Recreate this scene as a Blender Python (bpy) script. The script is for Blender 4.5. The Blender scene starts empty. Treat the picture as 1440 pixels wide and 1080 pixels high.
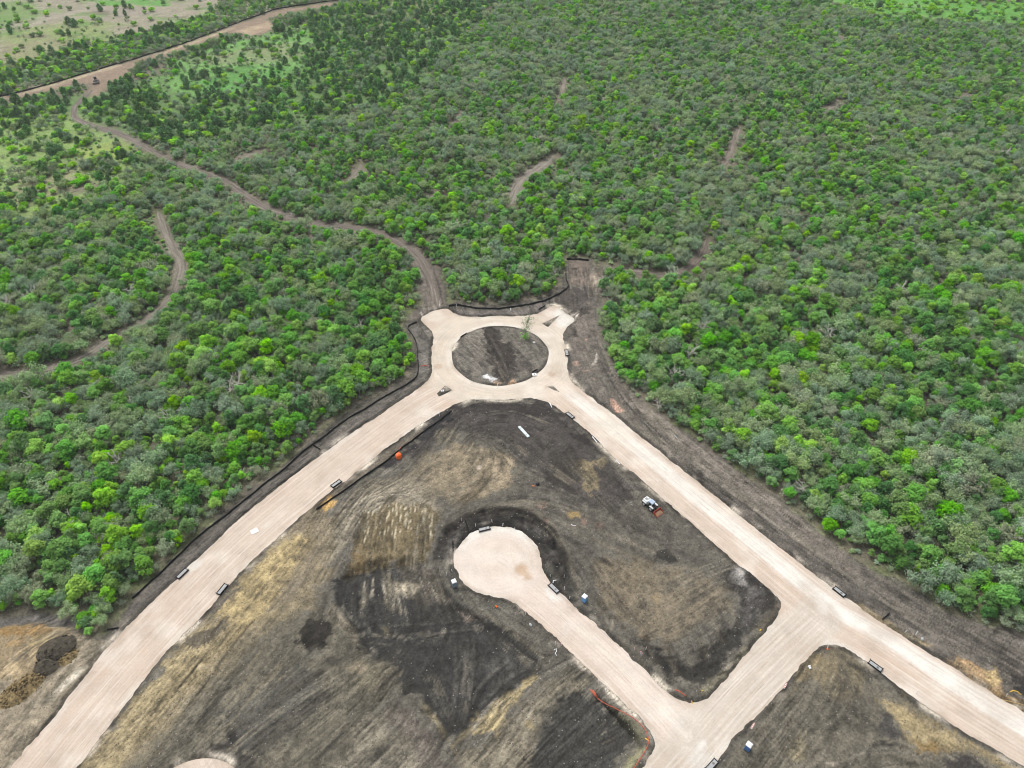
import bpy, bmesh, math, random
import numpy as np
from mathutils import Vector, Matrix
from mathutils.geometry import delaunay_2d_cdt

SC = bpy.context.scene
COL = SC.collection
rnd = random.Random(11)
NR = np.random.RandomState(5)

# ------------------------------------------------------------------ camera
CAM_H, FPX, PITCH = 165.0, 1050.0, math.radians(41.0)
cam_data = bpy.data.cameras.new('camera')
cam = bpy.data.objects.new('camera', cam_data)
COL.objects.link(cam)
cam.location = (0, 0, CAM_H)
cam.rotation_euler = (math.pi / 2 - PITCH, 0, 0)
cam_data.sensor_width = 36.0
cam_data.lens = 36.0 * FPX / 1440.0
cam_data.clip_start = 1.0
cam_data.clip_end = 20000.0
SC.camera = cam

# ------------------------------------------------------------------ sky, sun, exposure
SUN_EL, SUN_AZ = math.radians(58), math.radians(-35)      # sun behind thin cloud, ahead and to the left
world = bpy.data.worlds.new('World')
SC.world = world
world.use_nodes = True
wn, wl = world.node_tree.nodes, world.node_tree.links
wn.clear()
sky = wn.new('ShaderNodeTexSky')
sky.sky_type = 'NISHITA'
sky.sun_disc = False
sky.sun_elevation = SUN_EL
sky.sun_rotation = SUN_AZ
sky.dust_density = 4.0
sky.air_density = 1.0
hs = wn.new('ShaderNodeHueSaturation')
hs.inputs['Saturation'].default_value = 0.18               # an overcast, nearly white sky
bg = wn.new('ShaderNodeBackground')
bg.inputs['Strength'].default_value = 0.15
wo = wn.new('ShaderNodeOutputWorld')
wl.new(sky.outputs[0], hs.inputs['Color'])
wl.new(hs.outputs[0], bg.inputs['Color'])
wl.new(bg.outputs[0], wo.inputs['Surface'])

sd = bpy.data.lights.new('sun', 'SUN')
sd.energy = 1.15
sd.angle = math.radians(14)
sd.color = (1.0, 0.965, 0.92)
sun = bpy.data.objects.new('sun', sd)
COL.objects.link(sun)
sdir = Vector((math.sin(-SUN_AZ) * -1 * math.cos(SUN_EL), math.cos(SUN_AZ) * math.cos(SUN_EL), math.sin(SUN_EL)))
sun.rotation_euler = sdir.to_track_quat('Z', 'Y').to_euler()

SC.view_settings.view_transform = 'Standard'
SC.view_settings.look = 'None'
SC.view_settings.exposure = 0.47
SC.view_settings.gamma = 1.0
SC.render.film_transparent = False
SC.cycles.pixel_filter_type = 'BLACKMAN_HARRIS'
SC.cycles.filter_width = 1.05
SC.cycles.max_bounces = 6
SC.cycles.diffuse_bounces = 4
SC.cycles.transparent_max_bounces = 8
EXPK = 1.30          # sunlit horizontal surface: picture value / albedo

# ------------------------------------------------------------------ helpers
CP, SP = math.cos(PITCH), math.sin(PITCH)

def at(px, py, z=0.0):
    """ground point seen at a pixel of the 1440 x 1080 photograph"""
    x = (px - 720.0) / FPX
    y = (540.0 - py) / FPX
    dx, dy, dz = x, CP + y * SP, -SP + y * CP
    t = (z - CAM_H) / dz
    return (dx * t, dy * t)

def ats(pts, z=0.0):
    return np.array([at(a, b, z) for a, b in pts])

def topix(X, Y, Z=0.0):
    dz = Z - CAM_H
    depth = Y * CP - dz * SP
    up = Y * SP + dz * CP
    return 720 + FPX * X / depth, 540 - FPX * up / depth, depth

def lin(c):
    r = []
    for v in c[:3]:
        v = v / 255.0
        r.append(v / 12.92 if v <= 0.04045 else ((v + 0.055) / 1.055) ** 2.4)
    return tuple(r)

def alb(c, k=1.0):
    """albedo of a level surface that shows as sRGB c in the daylight of this scene"""
    return tuple(min(0.86, v / EXPK) for v in lin(c))

def hsh(ix, iy, seed):
    n = (ix.astype(np.int64) * 374761393 + iy.astype(np.int64) * 668265263 + seed * 974634777) & 0x7fffffff
    n = ((n ^ (n >> 13)) * 1274126177) & 0x7fffffff
    n = n ^ (n >> 16)
    return (n & 0xffffff) / float(0xffffff)

def vnoise(x, y, seed=0):
    ix, iy = np.floor(x), np.floor(y)
    fx, fy = x - ix, y - iy
    fx = fx * fx * (3 - 2 * fx)
    fy = fy * fy * (3 - 2 * fy)
    a, b = hsh(ix, iy, seed), hsh(ix + 1, iy, seed)
    c, d = hsh(ix, iy + 1, seed), hsh(ix + 1, iy + 1, seed)
    return (a * (1 - fx) + b * fx) * (1 - fy) + (c * (1 - fx) + d * fx) * fy

def fbm(x, y, scale, seed=0, octv=4, gain=0.5):
    s, a, t = 0.0, 1.0, 0.0
    for o in range(octv):
        s = s + a * (vnoise(x / scale * 2 ** o + 17.3 * o, y / scale * 2 ** o - 9.1 * o, seed + o) - 0.5)
        t += a
        a *= gain
    return s / t * 2.0            # about -1..1

def sstep(a, b, x):
    t = np.clip((x - a) / (b - a), 0, 1)
    return t * t * (3 - 2 * t)

def seg_dist(X, Y, P, closed):
    P = np.asarray(P, float)
    n = len(P)
    best = np.full(X.shape, 1e12)
    for i in range(n if closed else n - 1):
        a, b = P[i], P[(i + 1) % n]
        d = b - a
        L = d @ d + 1e-12
        t = np.clip(((X - a[0]) * d[0] + (Y - a[1]) * d[1]) / L, 0, 1)
        ex, ey = X - a[0] - t * d[0], Y - a[1] - t * d[1]
        best = np.minimum(best, ex * ex + ey * ey)
    return np.sqrt(best)

def inside(X, Y, P):
    P = np.asarray(P, float)
    r = np.zeros(X.shape, bool)
    n = len(P)
    for i in range(n):
        x1, y1 = P[i]
        x2, y2 = P[(i + 1) % n]
        if y1 == y2:
            continue
        c = ((y1 > Y) != (y2 > Y)) & (X < (x2 - x1) * (Y - y1) / (y2 - y1) + x1)
        r ^= c
    return r

def sdf(X, Y, P):
    d = seg_dist(X, Y, P, True)
    return np.where(inside(X, Y, P), -d, d)

def chaikin(P, closed=True, n=1):
    P = np.asarray(P, float)
    for _ in range(n):
        Q = []
        m = len(P)
        rng = range(m if closed else m - 1)
        if not closed:
            Q.append(P[0])
        for i in rng:
            a, b = P[i], P[(i + 1) % m]
            Q.append(a * .75 + b * .25)
            Q.append(a * .25 + b * .75)
        if not closed:
            Q.append(P[-1])
        P = np.array(Q)
    return P

def resample(P, step, closed=False):
    P = np.asarray(P, float)
    if closed:
        P = np.vstack([P, P[:1]])
    d = np.r_[0, np.cumsum(np.hypot(*np.diff(P, axis=0).T))]
    n = max(2, int(round(d[-1] / step)) + 1)
    s = np.linspace(0, d[-1], n)
    R = np.c_[np.interp(s, d, P[:, 0]), np.interp(s, d, P[:, 1])]
    return R[:-1] if closed else R

# ---- node materials
def mat(name, build):
    m = bpy.data.materials.new(name)
    m.use_nodes = True
    nt = m.node_tree
    nt.nodes.clear()
    out = nt.nodes.new('ShaderNodeOutputMaterial')
    build(nt, out)
    return m

class NT:
    def __init__(s, nt):
        s.nt = nt
    def n(s, t, **k):
        o = s.nt.nodes.new(t)
        for a, b in k.items():
            setattr(o, a, b)
        return o
    def link(s, a, b):
        s.nt.links.new(a, b)
    def set(s, sock, v):
        if hasattr(v, 'is_linked') or hasattr(v, 'links'):
            s.link(v, sock)
        else:
            sock.default_value = v
    def math(s, op, a, b=0.0, clamp=False):
        o = s.n('ShaderNodeMath', operation=op, use_clamp=clamp)
        s.set(o.inputs[0], a)
        s.set(o.inputs[1], b)
        return o.outputs[0]
    def noise(s, vec, scale, detail=4, rough=.55, dist=0.0):
        o = s.n('ShaderNodeTexNoise')
        if vec is not None:
            s.link(vec, o.inputs['Vector'])
        o.inputs['Scale'].default_value = scale
        o.inputs['Detail'].default_value = detail
        o.inputs['Roughness'].default_value = rough
        o.inputs['Distortion'].default_value = dist
        return o.outputs[0]
    def ramp(s, fac, stops):
        o = s.n('ShaderNodeValToRGB')
        e = o.color_ramp.elements
        while len(e) < len(stops):
            e.new(0.5)
        for k, (p, c) in enumerate(stops):
            e[k].position = p
            e[k].color = (c, c, c, 1) if not isinstance(c, tuple) else (*c[:3], 1)
        s.link(fac, o.inputs[0])
        return o.outputs[0]
    def mix(s, a, b, fac, blend='MIX'):
        o = s.n('ShaderNodeMix', data_type='RGBA', blend_type=blend)
        o.clamp_factor = True
        s.set(o.inputs[0], fac)
        s.set(o.inputs[6], a if not isinstance(a, tuple) else (*a[:3], 1))
        s.set(o.inputs[7], b if not isinstance(b, tuple) else (*b[:3], 1))
        return o.outputs[2]
    def scalecol(s, c, f):
        o = s.n('ShaderNodeVectorMath', operation='SCALE')
        s.set(o.inputs[0], c if not isinstance(c, tuple) else c[:3])
        s.set(o.inputs['Scale'], f)
        return o.outputs[0]
    def attr(s, name):
        return s.n('ShaderNodeAttribute', attribute_name=name)
    def pos(s):
        return s.n('ShaderNodeNewGeometry').outputs['Position']
    def objco(s):
        return s.n('ShaderNodeTexCoord').outputs['Object']
    def bump(s, h, strength, dist):
        o = s.n('ShaderNodeBump')
        o.inputs['Strength'].default_value = strength
        o.inputs['Distance'].default_value = dist
        s.link(h, o.inputs['Height'])
        return o.outputs[0]
    def pbr(s, out, col, rough=.9, metal=0.0, normal=None, spec=.3):
        p = s.n('ShaderNodeBsdfPrincipled')
        s.set(p.inputs['Base Color'], col if not isinstance(col, tuple) else (*col[:3], 1))
        s.set(p.inputs['Roughness'], rough)
        p.inputs['Metallic'].default_value = metal
        p.inputs['Specular IOR Level'].default_value = spec
        if normal is not None:
            s.link(normal, p.inputs['Normal'])
        s.link(p.outputs[0], out.inputs['Surface'])
        return p

def simple(name, c, rough=.6, metal=0.0, var=.18, scale=3.0, spec=.4):
    def b(nt, out):
        t = NT(nt)
        v = t.noise(t.objco(), scale, 5, .6)
        f = t.ramp(v, [(.25, 1 - var), (.75, 1 + var * .4)])
        t.pbr(out, t.scalecol(tuple(c), f), rough, metal, None, spec)
    return mat(name, b)

# ---- mesh helpers
class MB:
    def __init__(s):
        s.v, s.f = [], []
    def add(s, V, F):
        o = len(s.v)
        s.v += [tuple(p) for p in V]
        s.f += [tuple(i + o for i in f) for f in F]
        return s
    def box(s, c, d, b=0.0, rz=0.0, M=None):
        x, y, z = d[0] / 2, d[1] / 2, d[2] / 2
        P = []
        for sx in (-1, 1):
            for sy in (-1, 1):
                for sz in (-1, 1):
                    if b > 0:
                        P += [(sx * (x - b), sy * (y - b), sz * z), (sx * (x - b), sy * y, sz * (z - b)), (sx * x, sy * (y - b), sz * (z - b))]
                    else:
                        P.append((sx * x, sy * y, sz * z))
        s.hull(P, Matrix.Translation(c) @ Matrix.Rotation(rz, 4, 'Z') @ (M or Matrix()))
        return s
    def hull(s, P, M=None):
        bm = bmesh.new()
        for p in P:
            bm.verts.new((M @ Vector(p)) if M else p)
        r = bmesh.ops.convex_hull(bm, input=bm.verts)
        bad = [e for e in r['geom_interior'] if isinstance(e, bmesh.types.BMVert)]
        if bad:
            bmesh.ops.delete(bm, geom=bad, context='VERTS')
        bmesh.ops.dissolve_limit(bm, angle_limit=.02, verts=bm.verts, edges=bm.edges)
        bm.verts.index_update()
        s.add([v.co.copy() for v in bm.verts], [[v.index for v in f.verts] for f in bm.faces])
        bm.free()
        return s
    def tube(s, pts, rad, n=8, caps=True):
        pts = [Vector(p) for p in pts]
        if not hasattr(rad, '__len__'):
            rad = [rad] * len(pts)
        V, F = [], []
        up = None
        for i, p in enumerate(pts):
            d = (pts[min(i + 1, len(pts) - 1)] - pts[max(i - 1, 0)])
            d = d.normalized() if d.length > 1e-9 else Vector((0, 0, 1))
            if up is None:
                up = Vector((0, 0, 1)) if abs(d.z) < .9 else Vector((1, 0, 0))
            a = d.cross(up).normalized()
            bb = a.cross(d).normalized()
            up = bb
            for k in range(n):
                t = 2 * math.pi * k / n
                V.append(p + (a * math.cos(t) + bb * math.sin(t)) * rad[i])
        for i in range(len(pts) - 1):
            for k in range(n):
                F.append((i * n + k, i * n + (k + 1) % n, (i + 1) * n + (k + 1) % n, (i + 1) * n + k))
        if caps:
            F.append(tuple(range(n))[::-1])
            F.append(tuple((len(pts) - 1) * n + k for k in range(n)))
        return s.add(V, F)
    def lathe(s, prof, n=16, c=(0, 0, 0), M=None):
        V, F = [], []
        for r, z in prof:
            for k in range(n):
                t = 2 * math.pi * k / n
                p = Vector((r * math.cos(t), r * math.sin(t), z))
                V.append((M @ p if M else p) + Vector(c))
        for i in range(len(prof) - 1):
            for k in range(n):
                F.append((i * n + k, i * n + (k + 1) % n, (i + 1) * n + (k + 1) % n, (i + 1) * n + k))
        F.append(tuple(range(n))[::-1])
        F.append(tuple((len(prof) - 1) * n + k for k in range(n)))
        return s.add(V, F)
    def mesh(s, name, m, smooth=False):
        me = bpy.data.meshes.new(name)
        me.from_pydata([tuple(v) for v in s.v], [], s.f)
        me.update()
        for x in (m if isinstance(m, (list, tuple)) else [m]):
            me.materials.append(x)
        if smooth:
            me.polygons.foreach_set('use_smooth', [True] * len(me.polygons))
        return me
    def obj(s, name, m, parent=None, loc=(0, 0, 0), rz=0.0, smooth=False):
        o = bpy.data.objects.new(name, s.mesh(name, m, smooth))
        COL.objects.link(o)
        o.location = loc
        o.rotation_euler = (0, 0, rz)
        if parent is not None:
            o.parent = parent
        return o

def tag(o, label, cat, group=None, kind=None):
    if label:
        o['label'] = label
    if cat:
        o['category'] = cat
    if group:
        o['group'] = group
    if kind:
        o['kind'] = kind
    return o

def thing(name, label, cat, loc, rz=0.0, group=None):
    o = bpy.data.objects.new(name, None)
    o.empty_display_size = .5
    COL.objects.link(o)
    o.location = loc
    o.rotation_euler = (0, 0, rz)
    return tag(o, label, cat, group)

def dup(root, loc, rz, label):
    r = root.copy()
    COL.objects.link(r)
    r.location = loc
    r.rotation_euler = (0, 0, rz)
    r['label'] = label
    for ch in list(root.children):
        c = ch.copy()
        COL.objects.link(c)
        c.parent = r
        for g in list(ch.children):
            d = g.copy()
            COL.objects.link(d)
            d.parent = c
    return r

# ------------------------------------------------------------------ traced plan of the site (photo pixels, mapped to the ground)
ROAD_PX = [(-160, 1290), (-75, 1185), (13, 1080), (77, 1007), (133, 933), (160, 900), (233, 827), (250, 814), (263, 799), (343, 723), (420, 663), (480, 619),
 (527, 588), (598, 540), (605.5, 531), (608, 522), (606, 504), (608, 484), (611.5, 473), (604, 462), (591, 450), (593, 445.5), (613, 436),
 (627, 433), (637, 440), (649, 445), (671, 446), (704, 444), (729, 445), (751, 443), (764, 436.6), (779, 429), (791, 436.6), (796, 441),
 (802, 443), (810, 450), (797, 460), (791.5, 470), (793, 482), (798, 494), (798, 515), (799, 530), (809, 542), (838, 564), (856, 578),
 (880, 597), (922, 631), (987, 682), (1020, 709), (1108, 780), (1172, 828), (1189, 840), (1239, 875), (1294, 911), (1342, 940),
 (1378, 963), (1440, 1002), (1560, 1076), (1760, 1200), (1740, 1255), (1560, 1148), (1440, 1077), (1378, 1042), (1347, 1024), (1322, 1006), (1294, 987), (1264, 966),
 (1240, 947), (1219, 931), (1203, 921), (1190, 911), (1175, 905), (1161, 905), (1147, 912), (1128, 935), (1100, 967), (1067, 1004),
 (1035, 1033), (1018, 1058), (1009, 1069), (960, 1125), (880, 1215), (820, 1290), (700, 1290), (770, 1215), (850, 1140), (880, 1105), (902, 1080), (913, 1069), (919, 1058), (921, 1040), (913, 1024), (900, 1009),
 (884, 993), (847, 960), (824, 938), (801, 915), (764, 880), (742, 862), (727, 849), (711, 841), (689, 838), (671, 834), (655.5, 824),
 (643, 807), (638, 791), (640, 778), (647, 765), (658, 753), (671, 745.5), (689, 740), (704, 739.5), (724, 743), (742, 753), (755.5, 768),
 (761, 784), (763, 802), (773, 820), (784, 831), (800, 844), (822, 866), (847, 886), (870, 908), (902, 938), (924, 960), (944, 978), (958, 985.5),
 (973, 989), (989, 985.5), (1004, 974), (1024, 951), (1053, 915), (1079, 884), (1097, 861), (1098, 846), (1088, 834), (1067, 816),
 (1044, 798), (1008, 769), (978, 739), (937, 705), (910, 680), (860, 641), (833, 611), (807, 591), (789, 577), (773, 567), (760, 562),
 (744, 560), (722, 561), (700, 562.5), (680, 562), (660, 561.5), (642, 567), (629, 573.5), (609, 586), (584, 601), (560, 618), (531, 639), (509, 657),
 (493, 671), (464, 692), (442, 711), (420, 728), (400, 747), (353, 790), (323, 820), (305, 843), (290, 860), (267, 883), (233, 917), (213, 943), (167, 1003),
 (110, 1078), (45, 1170), (-25, 1290)]
road_out = resample(chaikin(ats(ROAD_PX), True, 2), .65, True)
jn = fbm(road_out[:, 0], road_out[:, 1], 2.2, 3, 3)
tang = np.roll(road_out, -1, 0) - np.roll(road_out, 1, 0)
tang /= np.linalg.norm(tang, axis=1)[:, None] + 1e-9
road_out = road_out + np.c_[-tang[:, 1], tang[:, 0]] * (jn * .42 + NR.uniform(-1, 1, len(jn)) * .12)[:, None]

ISL_C = np.array([-3.154, 149.71]) * CAM_H / 120.0
ISL_R = 12.47 * CAM_H / 120.0
CDS_C = np.array([-2.75, 86.34]) * CAM_H / 120.0
CDS_R = 8.31 * CAM_H / 120.0
th = np.linspace(0, 2 * math.pi, 120, endpoint=False)
wob = 1 + .012 * np.sin(3 * th + 1) + .006 * np.sin(11 * th)
island = np.c_[ISL_C[0] + ISL_R * 1.0 * wob * np.cos(th), ISL_C[1] + ISL_R * .985 * wob * np.sin(th)]
SPLIT = [[(614.5, 553.5), (626, 542), (636.5, 549), (617, 558)], [(769.5, 544), (777, 541.8), (787.5, 551.5), (781, 549.5)], [(762.5, 455.2), (788.5, 442.2), (770.5, 460.2)]]
splits = [resample(ats(p), .8, True) for p in SPLIT]
cds2_c = np.array(at(267, 1146))
cds2 = np.c_[cds2_c[0] + CDS_R * np.cos(th), cds2_c[1] + CDS_R * .97 * np.sin(th)]

FENCES_PX = {
 'long': [(188, 843), (200, 832), (213, 820), (247, 787), (283, 753), (327, 719), (360, 692), (400, 662), (420, 642), (440, 627), (460, 613), (484, 593),
          (509, 580), (540, 560), (562, 548), (584, 535), (589, 524), (587, 484), (580, 472), (573, 462), (579, 457.5), (587, 455)],
 'north': [(632, 432), (642, 430), (655, 432.5), (671, 435.5), (690, 435.8), (704, 435.5), (727, 433), (760, 426.6), (784, 416.6), (800, 405), (799, 399), (796, 394), (796, 385)],
 'block': [(446, 718), (474, 699), (500, 680), (531, 659), (560, 636), (585, 617), (612, 597), (636, 580)],
 'far': [(-30, 143), (0, 137), (60, 123), (133, 100), (220, 75), (287, 52), (333, 33), (377, 18), (387, 13), (433, 7), (470, 1.5), (520, -6)],
}

# tracks through the wood: (pixel polyline, width)
TRACKS = [
 ('main', [(130, 128), (116, 140), (105, 152), (104, 165), (113, 172), (140, 180), (180, 193), (213, 214), (240, 227), (283, 242), (320, 257), (340, 271), (367, 291), (400, 305), (443, 315),
           (513, 322), (547, 333), (577, 350), (597, 370), (608, 400), (616, 434)], 4.0, (130, 121, 112)),
 ('left', [(222, 298), (240, 345), (258, 370), (250, 400), (235, 430), (195, 460), (150, 480), (120, 505), (70, 520), (0, 530), (-60, 533)], 3.6, (146, 138, 126)),
 ('middle', [(718, 290), (722, 272), (735, 250), (760, 235), (780, 219)], 4.4, (156, 148, 136)),
 ('right', [(1012, 240), (1024, 222), (1030, 205), (1040, 178)], 3.6, (140, 130, 118)),
 ('near', [(995, 335), (986, 362), (960, 385), (930, 388), (880, 381), (838, 375)], 3.4, (128, 118, 108)),
]
BITS = [([(335, 224), (372, 213)], 8), ([(487, 257), (503, 247), (508, 232)], 9), ([(1163, 155), (1180, 145)], 8), ([(635, 176), (650, 160)], 5), ([(596, 276), (635, 276)], 5),
        ([(785, 145), (795, 110)], 6), ([(100, 272), (135, 258)], 6), ([(1180, 50), (1183, 60)], 6), ([(1350, 140), (1362, 132)], 6)]

# site (bare ground) outline; everything outside it is wood or meadow
SITE_PX = [(-220, 880), (-60, 876), (0, 868), (50, 858), (90, 872), (118, 893), (150, 893), (176, 858), (186, 838), (213, 813), (247, 779), (283, 745), (327, 710), (360, 683), (400, 652), (440, 617), (484, 582), (540, 550),
 (575, 531), (583, 514), (580, 484), (565, 463), (572, 448), (594, 430), (590, 404), (583, 373), (576, 352), (590, 356), (606, 372), (621, 380), (628, 409), (632, 427), (645, 425), (671, 430),
 (704, 430), (727, 427), (760, 420), (780, 410), (793, 398), (794, 380), (797, 363), (832, 363), (848, 392), (845, 415), (838, 449), (841, 471), (849, 493), (869, 533), (882, 547),
 (907, 571), (924, 582), (967, 610), (995, 631), (1020, 648), (1060, 676), (1100, 706), (1150, 742), (1186, 776), (1225, 802), (1272, 815), (1322, 856), (1372, 879), (1440, 893), (1560, 945), (1800, 1030),
 (1900, 1300), (-400, 1300)]
site = ats(SITE_PX)

# ------------------------------------------------------------------ ground grid
def axis(lo, hi, step, out_lo, out_hi, g, mx, far_lo, far_hi):
    a = list(np.arange(lo, hi, step))
    s, x, r = step, a[-1], []
    while x < far_hi:
        s = min(s * g, mx) if x < out_hi else s * 1.25
        x += s
        r.append(x)
    s, x, l = step, a[0], []
    while x > far_lo:
        s = min(s * g, mx) if x > out_lo else s * 1.25
        x -= s
        l.append(x)
    return np.array(l[::-1] + a + r), len(l), len(a)

GX, ix0, nxf = axis(-118, 150, .42, -520, 520, 1.03, 3.0, -6000, 6000)
GY, iy0, nyf = axis(58, 262, .42, 0, 760, 1.025, 2.6, -1500, 9000)
XX, YY = np.meshgrid(GX, GY)
NYg, NXg = XX.shape
FS = (slice(iy0, iy0 + nyf), slice(ix0, ix0 + nxf))
FX, FY = XX[FS], YY[FS]

# ---- direction field of the grading marks and line-integral streaks
STROKES = [
 [(420, 740), (350, 820), (260, 940), (150, 1075)], [(470, 725), (420, 800), (330, 900), (230, 1040)], [(480, 950), (380, 1010), (300, 1080)], [(600, 900), (520, 1000), (430, 1080)],
 [(560, 1000), (480, 1080)], [(420, 860), (330, 980)], [(400, 930), (300, 1030)],
 [(520, 722), (518, 810)], [(560, 720), (562, 800)], [(600, 722), (595, 800)], [(500, 812), (492, 880)], [(560, 812), (578, 880)], [(612, 805), (645, 880)], [(540, 800), (545, 870)],
 [(480, 890), (560, 900), (640, 880)], [(660, 900), (650, 960), (640, 1020)], [(690, 890), (720, 920), (770, 950)], [(600, 930), (640, 1010)], [(560, 900), (530, 960)],
 [(440, 830), (490, 745), (530, 700), (575, 690), (600, 705)], [(640, 580), (600, 640), (560, 680)], [(650, 592), (720, 582), (780, 605)], [(800, 605), (850, 660), (900, 720)],
 [(620, 705), (680, 680), (690, 650)], [(640, 725), (700, 705), (760, 700), (840, 730)], [(770, 740), (850, 790), (930, 830)], [(780, 630), (820, 680), (870, 730)], [(700, 620), (740, 650)],
 [(790, 770), (840, 850), (900, 910), (960, 965)], [(880, 860), (950, 820), (1030, 790)], [(880, 905), (960, 870), (1020, 830)], [(930, 930), (990, 900), (1040, 850)], [(860, 780), (900, 830), (930, 880)],
 [(1180, 920), (1260, 990), (1400, 1075)], [(1090, 1065), (1145, 990), (1178, 930)], [(1150, 1070), (1230, 1040), (1300, 1060)], [(1220, 960), (1240, 1030)],
 [(720, 1040), (760, 980), (820, 930)], [(640, 1060), (720, 980)], [(780, 1060), (850, 1000), (835, 985)], [(820, 1060), (880, 1030)],
 [(830, 420), (860, 520), (960, 640), (1100, 740), (1250, 850), (1440, 970)], [(820, 450), (880, 580), (1000, 670)], [(1300, 870), (1440, 920)],
 [(200, 850), (300, 755), (420, 655), (540, 570), (590, 540)], [(20, 1060), (70, 985), (150, 908)], [(0, 950), (60, 900), (110, 885)], [(590, 350), (605, 390), (620, 435)], [(812, 370), (826, 440)],
 [(650, 470), (690, 500), (715, 535)], [(740, 480), (760, 500)], [(650, 735), (640, 780), (650, 830), (700, 850)], [(655, 730), (700, 722), (750, 740), (775, 780)],
]
st = 3
cx, cy = FX[::st, ::st], FY[::st, ::st]
ang0 = fbm(cx, cy, 40, 71, 2) * 3.0
C2, S2 = np.cos(2 * ang0) * .02, np.sin(2 * ang0) * .02
for s in STROKES:
    P = resample(ats(s), 4.0)
    for i in range(len(P) - 1):
        m = (P[i] + P[i + 1]) / 2
        d = P[i + 1] - P[i]
        a = math.atan2(d[1], d[0])
        w = np.exp(-((cx - m[0]) ** 2 + (cy - m[1]) ** 2) / (2 * 6.0 ** 2))
        C2 += w * math.cos(2 * a)
        S2 += w * math.sin(2 * a)
ANG = .5 * np.arctan2(S2, C2)
ang = np.repeat(np.repeat(ANG, st, 0), st, 1)[:nyf, :nxf] + fbm(FX, FY, 9, 33, 2) * .12
ux, uy = np.cos(ang), np.sin(ang)
def lic(noise, L):
    acc = noise.copy()
    cnt = 1
    J, I = np.mgrid[0:nyf, 0:nxf].astype(float)
    for sg in (1, -1):
        px, py = I.copy(), J.copy()
        pvx, pvy = ux * sg, uy * sg
        for k in range(L):
            px += pvx * .9
            py += pvy * .9
            ii = np.clip(px.round().astype(int), 0, nxf - 1)
            jj = np.clip(py.round().astype(int), 0, nyf - 1)
            nx_, ny_ = ux[jj, ii], uy[jj, ii]
            f = np.where(nx_ * pvx + ny_ * pvy < 0, -1.0, 1.0)
            pvx, pvy = nx_ * f, ny_ * f
            acc += noise[jj, ii]
            cnt += 1
    acc /= cnt
    return (acc - acc.mean()) / acc.std()
white = NR.rand(nyf, nxf)
coarse = fbm(FX, FY, 2.4, 91, 2)
LF = lic(white, 9)
LC = lic(coarse, 22)
ST = np.zeros_like(XX)
ST[FS] = np.clip(.6 * LF + .75 * LC, -2.2, 2.2)
LFULL = np.zeros_like(XX)
LFULL[FS] = lic(white, 5)

# ---- distance to the road surface (positive outside)
DR = np.full(XX.shape, 50.0)
d = sdf(FX, FY, road_out)
d = np.maximum(d, -sdf(FX, FY, island))
for s in splits:
    d = np.maximum(d, -sdf(FX, FY, s))
d = np.minimum(d, sdf(FX, FY, cds2))
DR[FS] = d
near = (XX > -220) & (XX < 260) & (YY > -40) & (YY < 330)
near[FS] = False
DR[near] = sdf(XX[near], YY[near], resample(road_out, 3.0, True))

# ---- soil colours
SOIL = np.zeros((NYg, NXg, 3))
n1, n2, n3 = fbm(XX, YY, 60, 1), fbm(XX, YY, 14, 2), fbm(XX, YY, 4.0, 4, 3)
NB = fbm(XX, YY, 3.0, 21, 4)
NF = np.zeros_like(XX)
NF[FS] = fbm(FX, FY, 1.3, 29, 2)
def putmask(m, c):
    SOIL[:] = SOIL * (1 - m[..., None]) + np.array(alb(c)) * m[..., None]
ones = np.ones_like(XX)
putmask(ones, (122, 116, 100))
putmask(sstep(-.1, .5, n2 + .4 * n1) * .75, (106, 116, 76))           # forest floor: litter and ground cover
putmask(sstep(.1, .6, n3 + .3 * n2) * .5, (128, 118, 104))
ROUGH = np.full(XX.shape, .35)

def op_mask(P, feather, edge, streak, line_w=None):
    lo, hi = P.min(0) - feather * 2 - edge * 2 - (line_w or 0), P.max(0) + feather * 2 + edge * 2 + (line_w or 0)
    i0, i1 = np.searchsorted(GX, [lo[0], hi[0]])
    j0, j1 = np.searchsorted(GY, [lo[1], hi[1]])
    if i1 <= i0 or j1 <= j0:
        return None
    sl = (slice(j0, j1), slice(i0, i1))
    X, Y = XX[sl], YY[sl]
    D = sdf(X, Y, P) if line_w is None else seg_dist(X, Y, P, False) - line_w / 2
    D = D + (edge * 1.25 + .25) * (NB[sl] * 1.0 + n2[sl] * .6 + NF[sl] * .55) + streak * ST[sl] * .75
    return sl, 1 - sstep(-feather * .55, feather * .55, D)

def patch(pts, c, feather=1.5, edge=1.2, op=1.0, streak=.5, mottle=.35, rough=None, world_pts=None):
    P = ats(pts) if world_pts is None else world_pts
    r = op_mask(P, feather, edge, streak)
    if r is None:
        return
    sl, m = r
    m = m * op * np.clip(1 + mottle * (n3[sl] * .8 + ST[sl] * .55 + .7 * NB[sl] + .7 * NF[sl]), 0, 1.0 if op >= 1 else 1.3)
    m = np.clip(m, 0, 1)
    SOIL[sl] = SOIL[sl] * (1 - m[..., None]) + np.array(alb(c)) * m[..., None]
    if rough is not None:
        ROUGH[sl] = ROUGH[sl] * (1 - m) + rough * m

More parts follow.
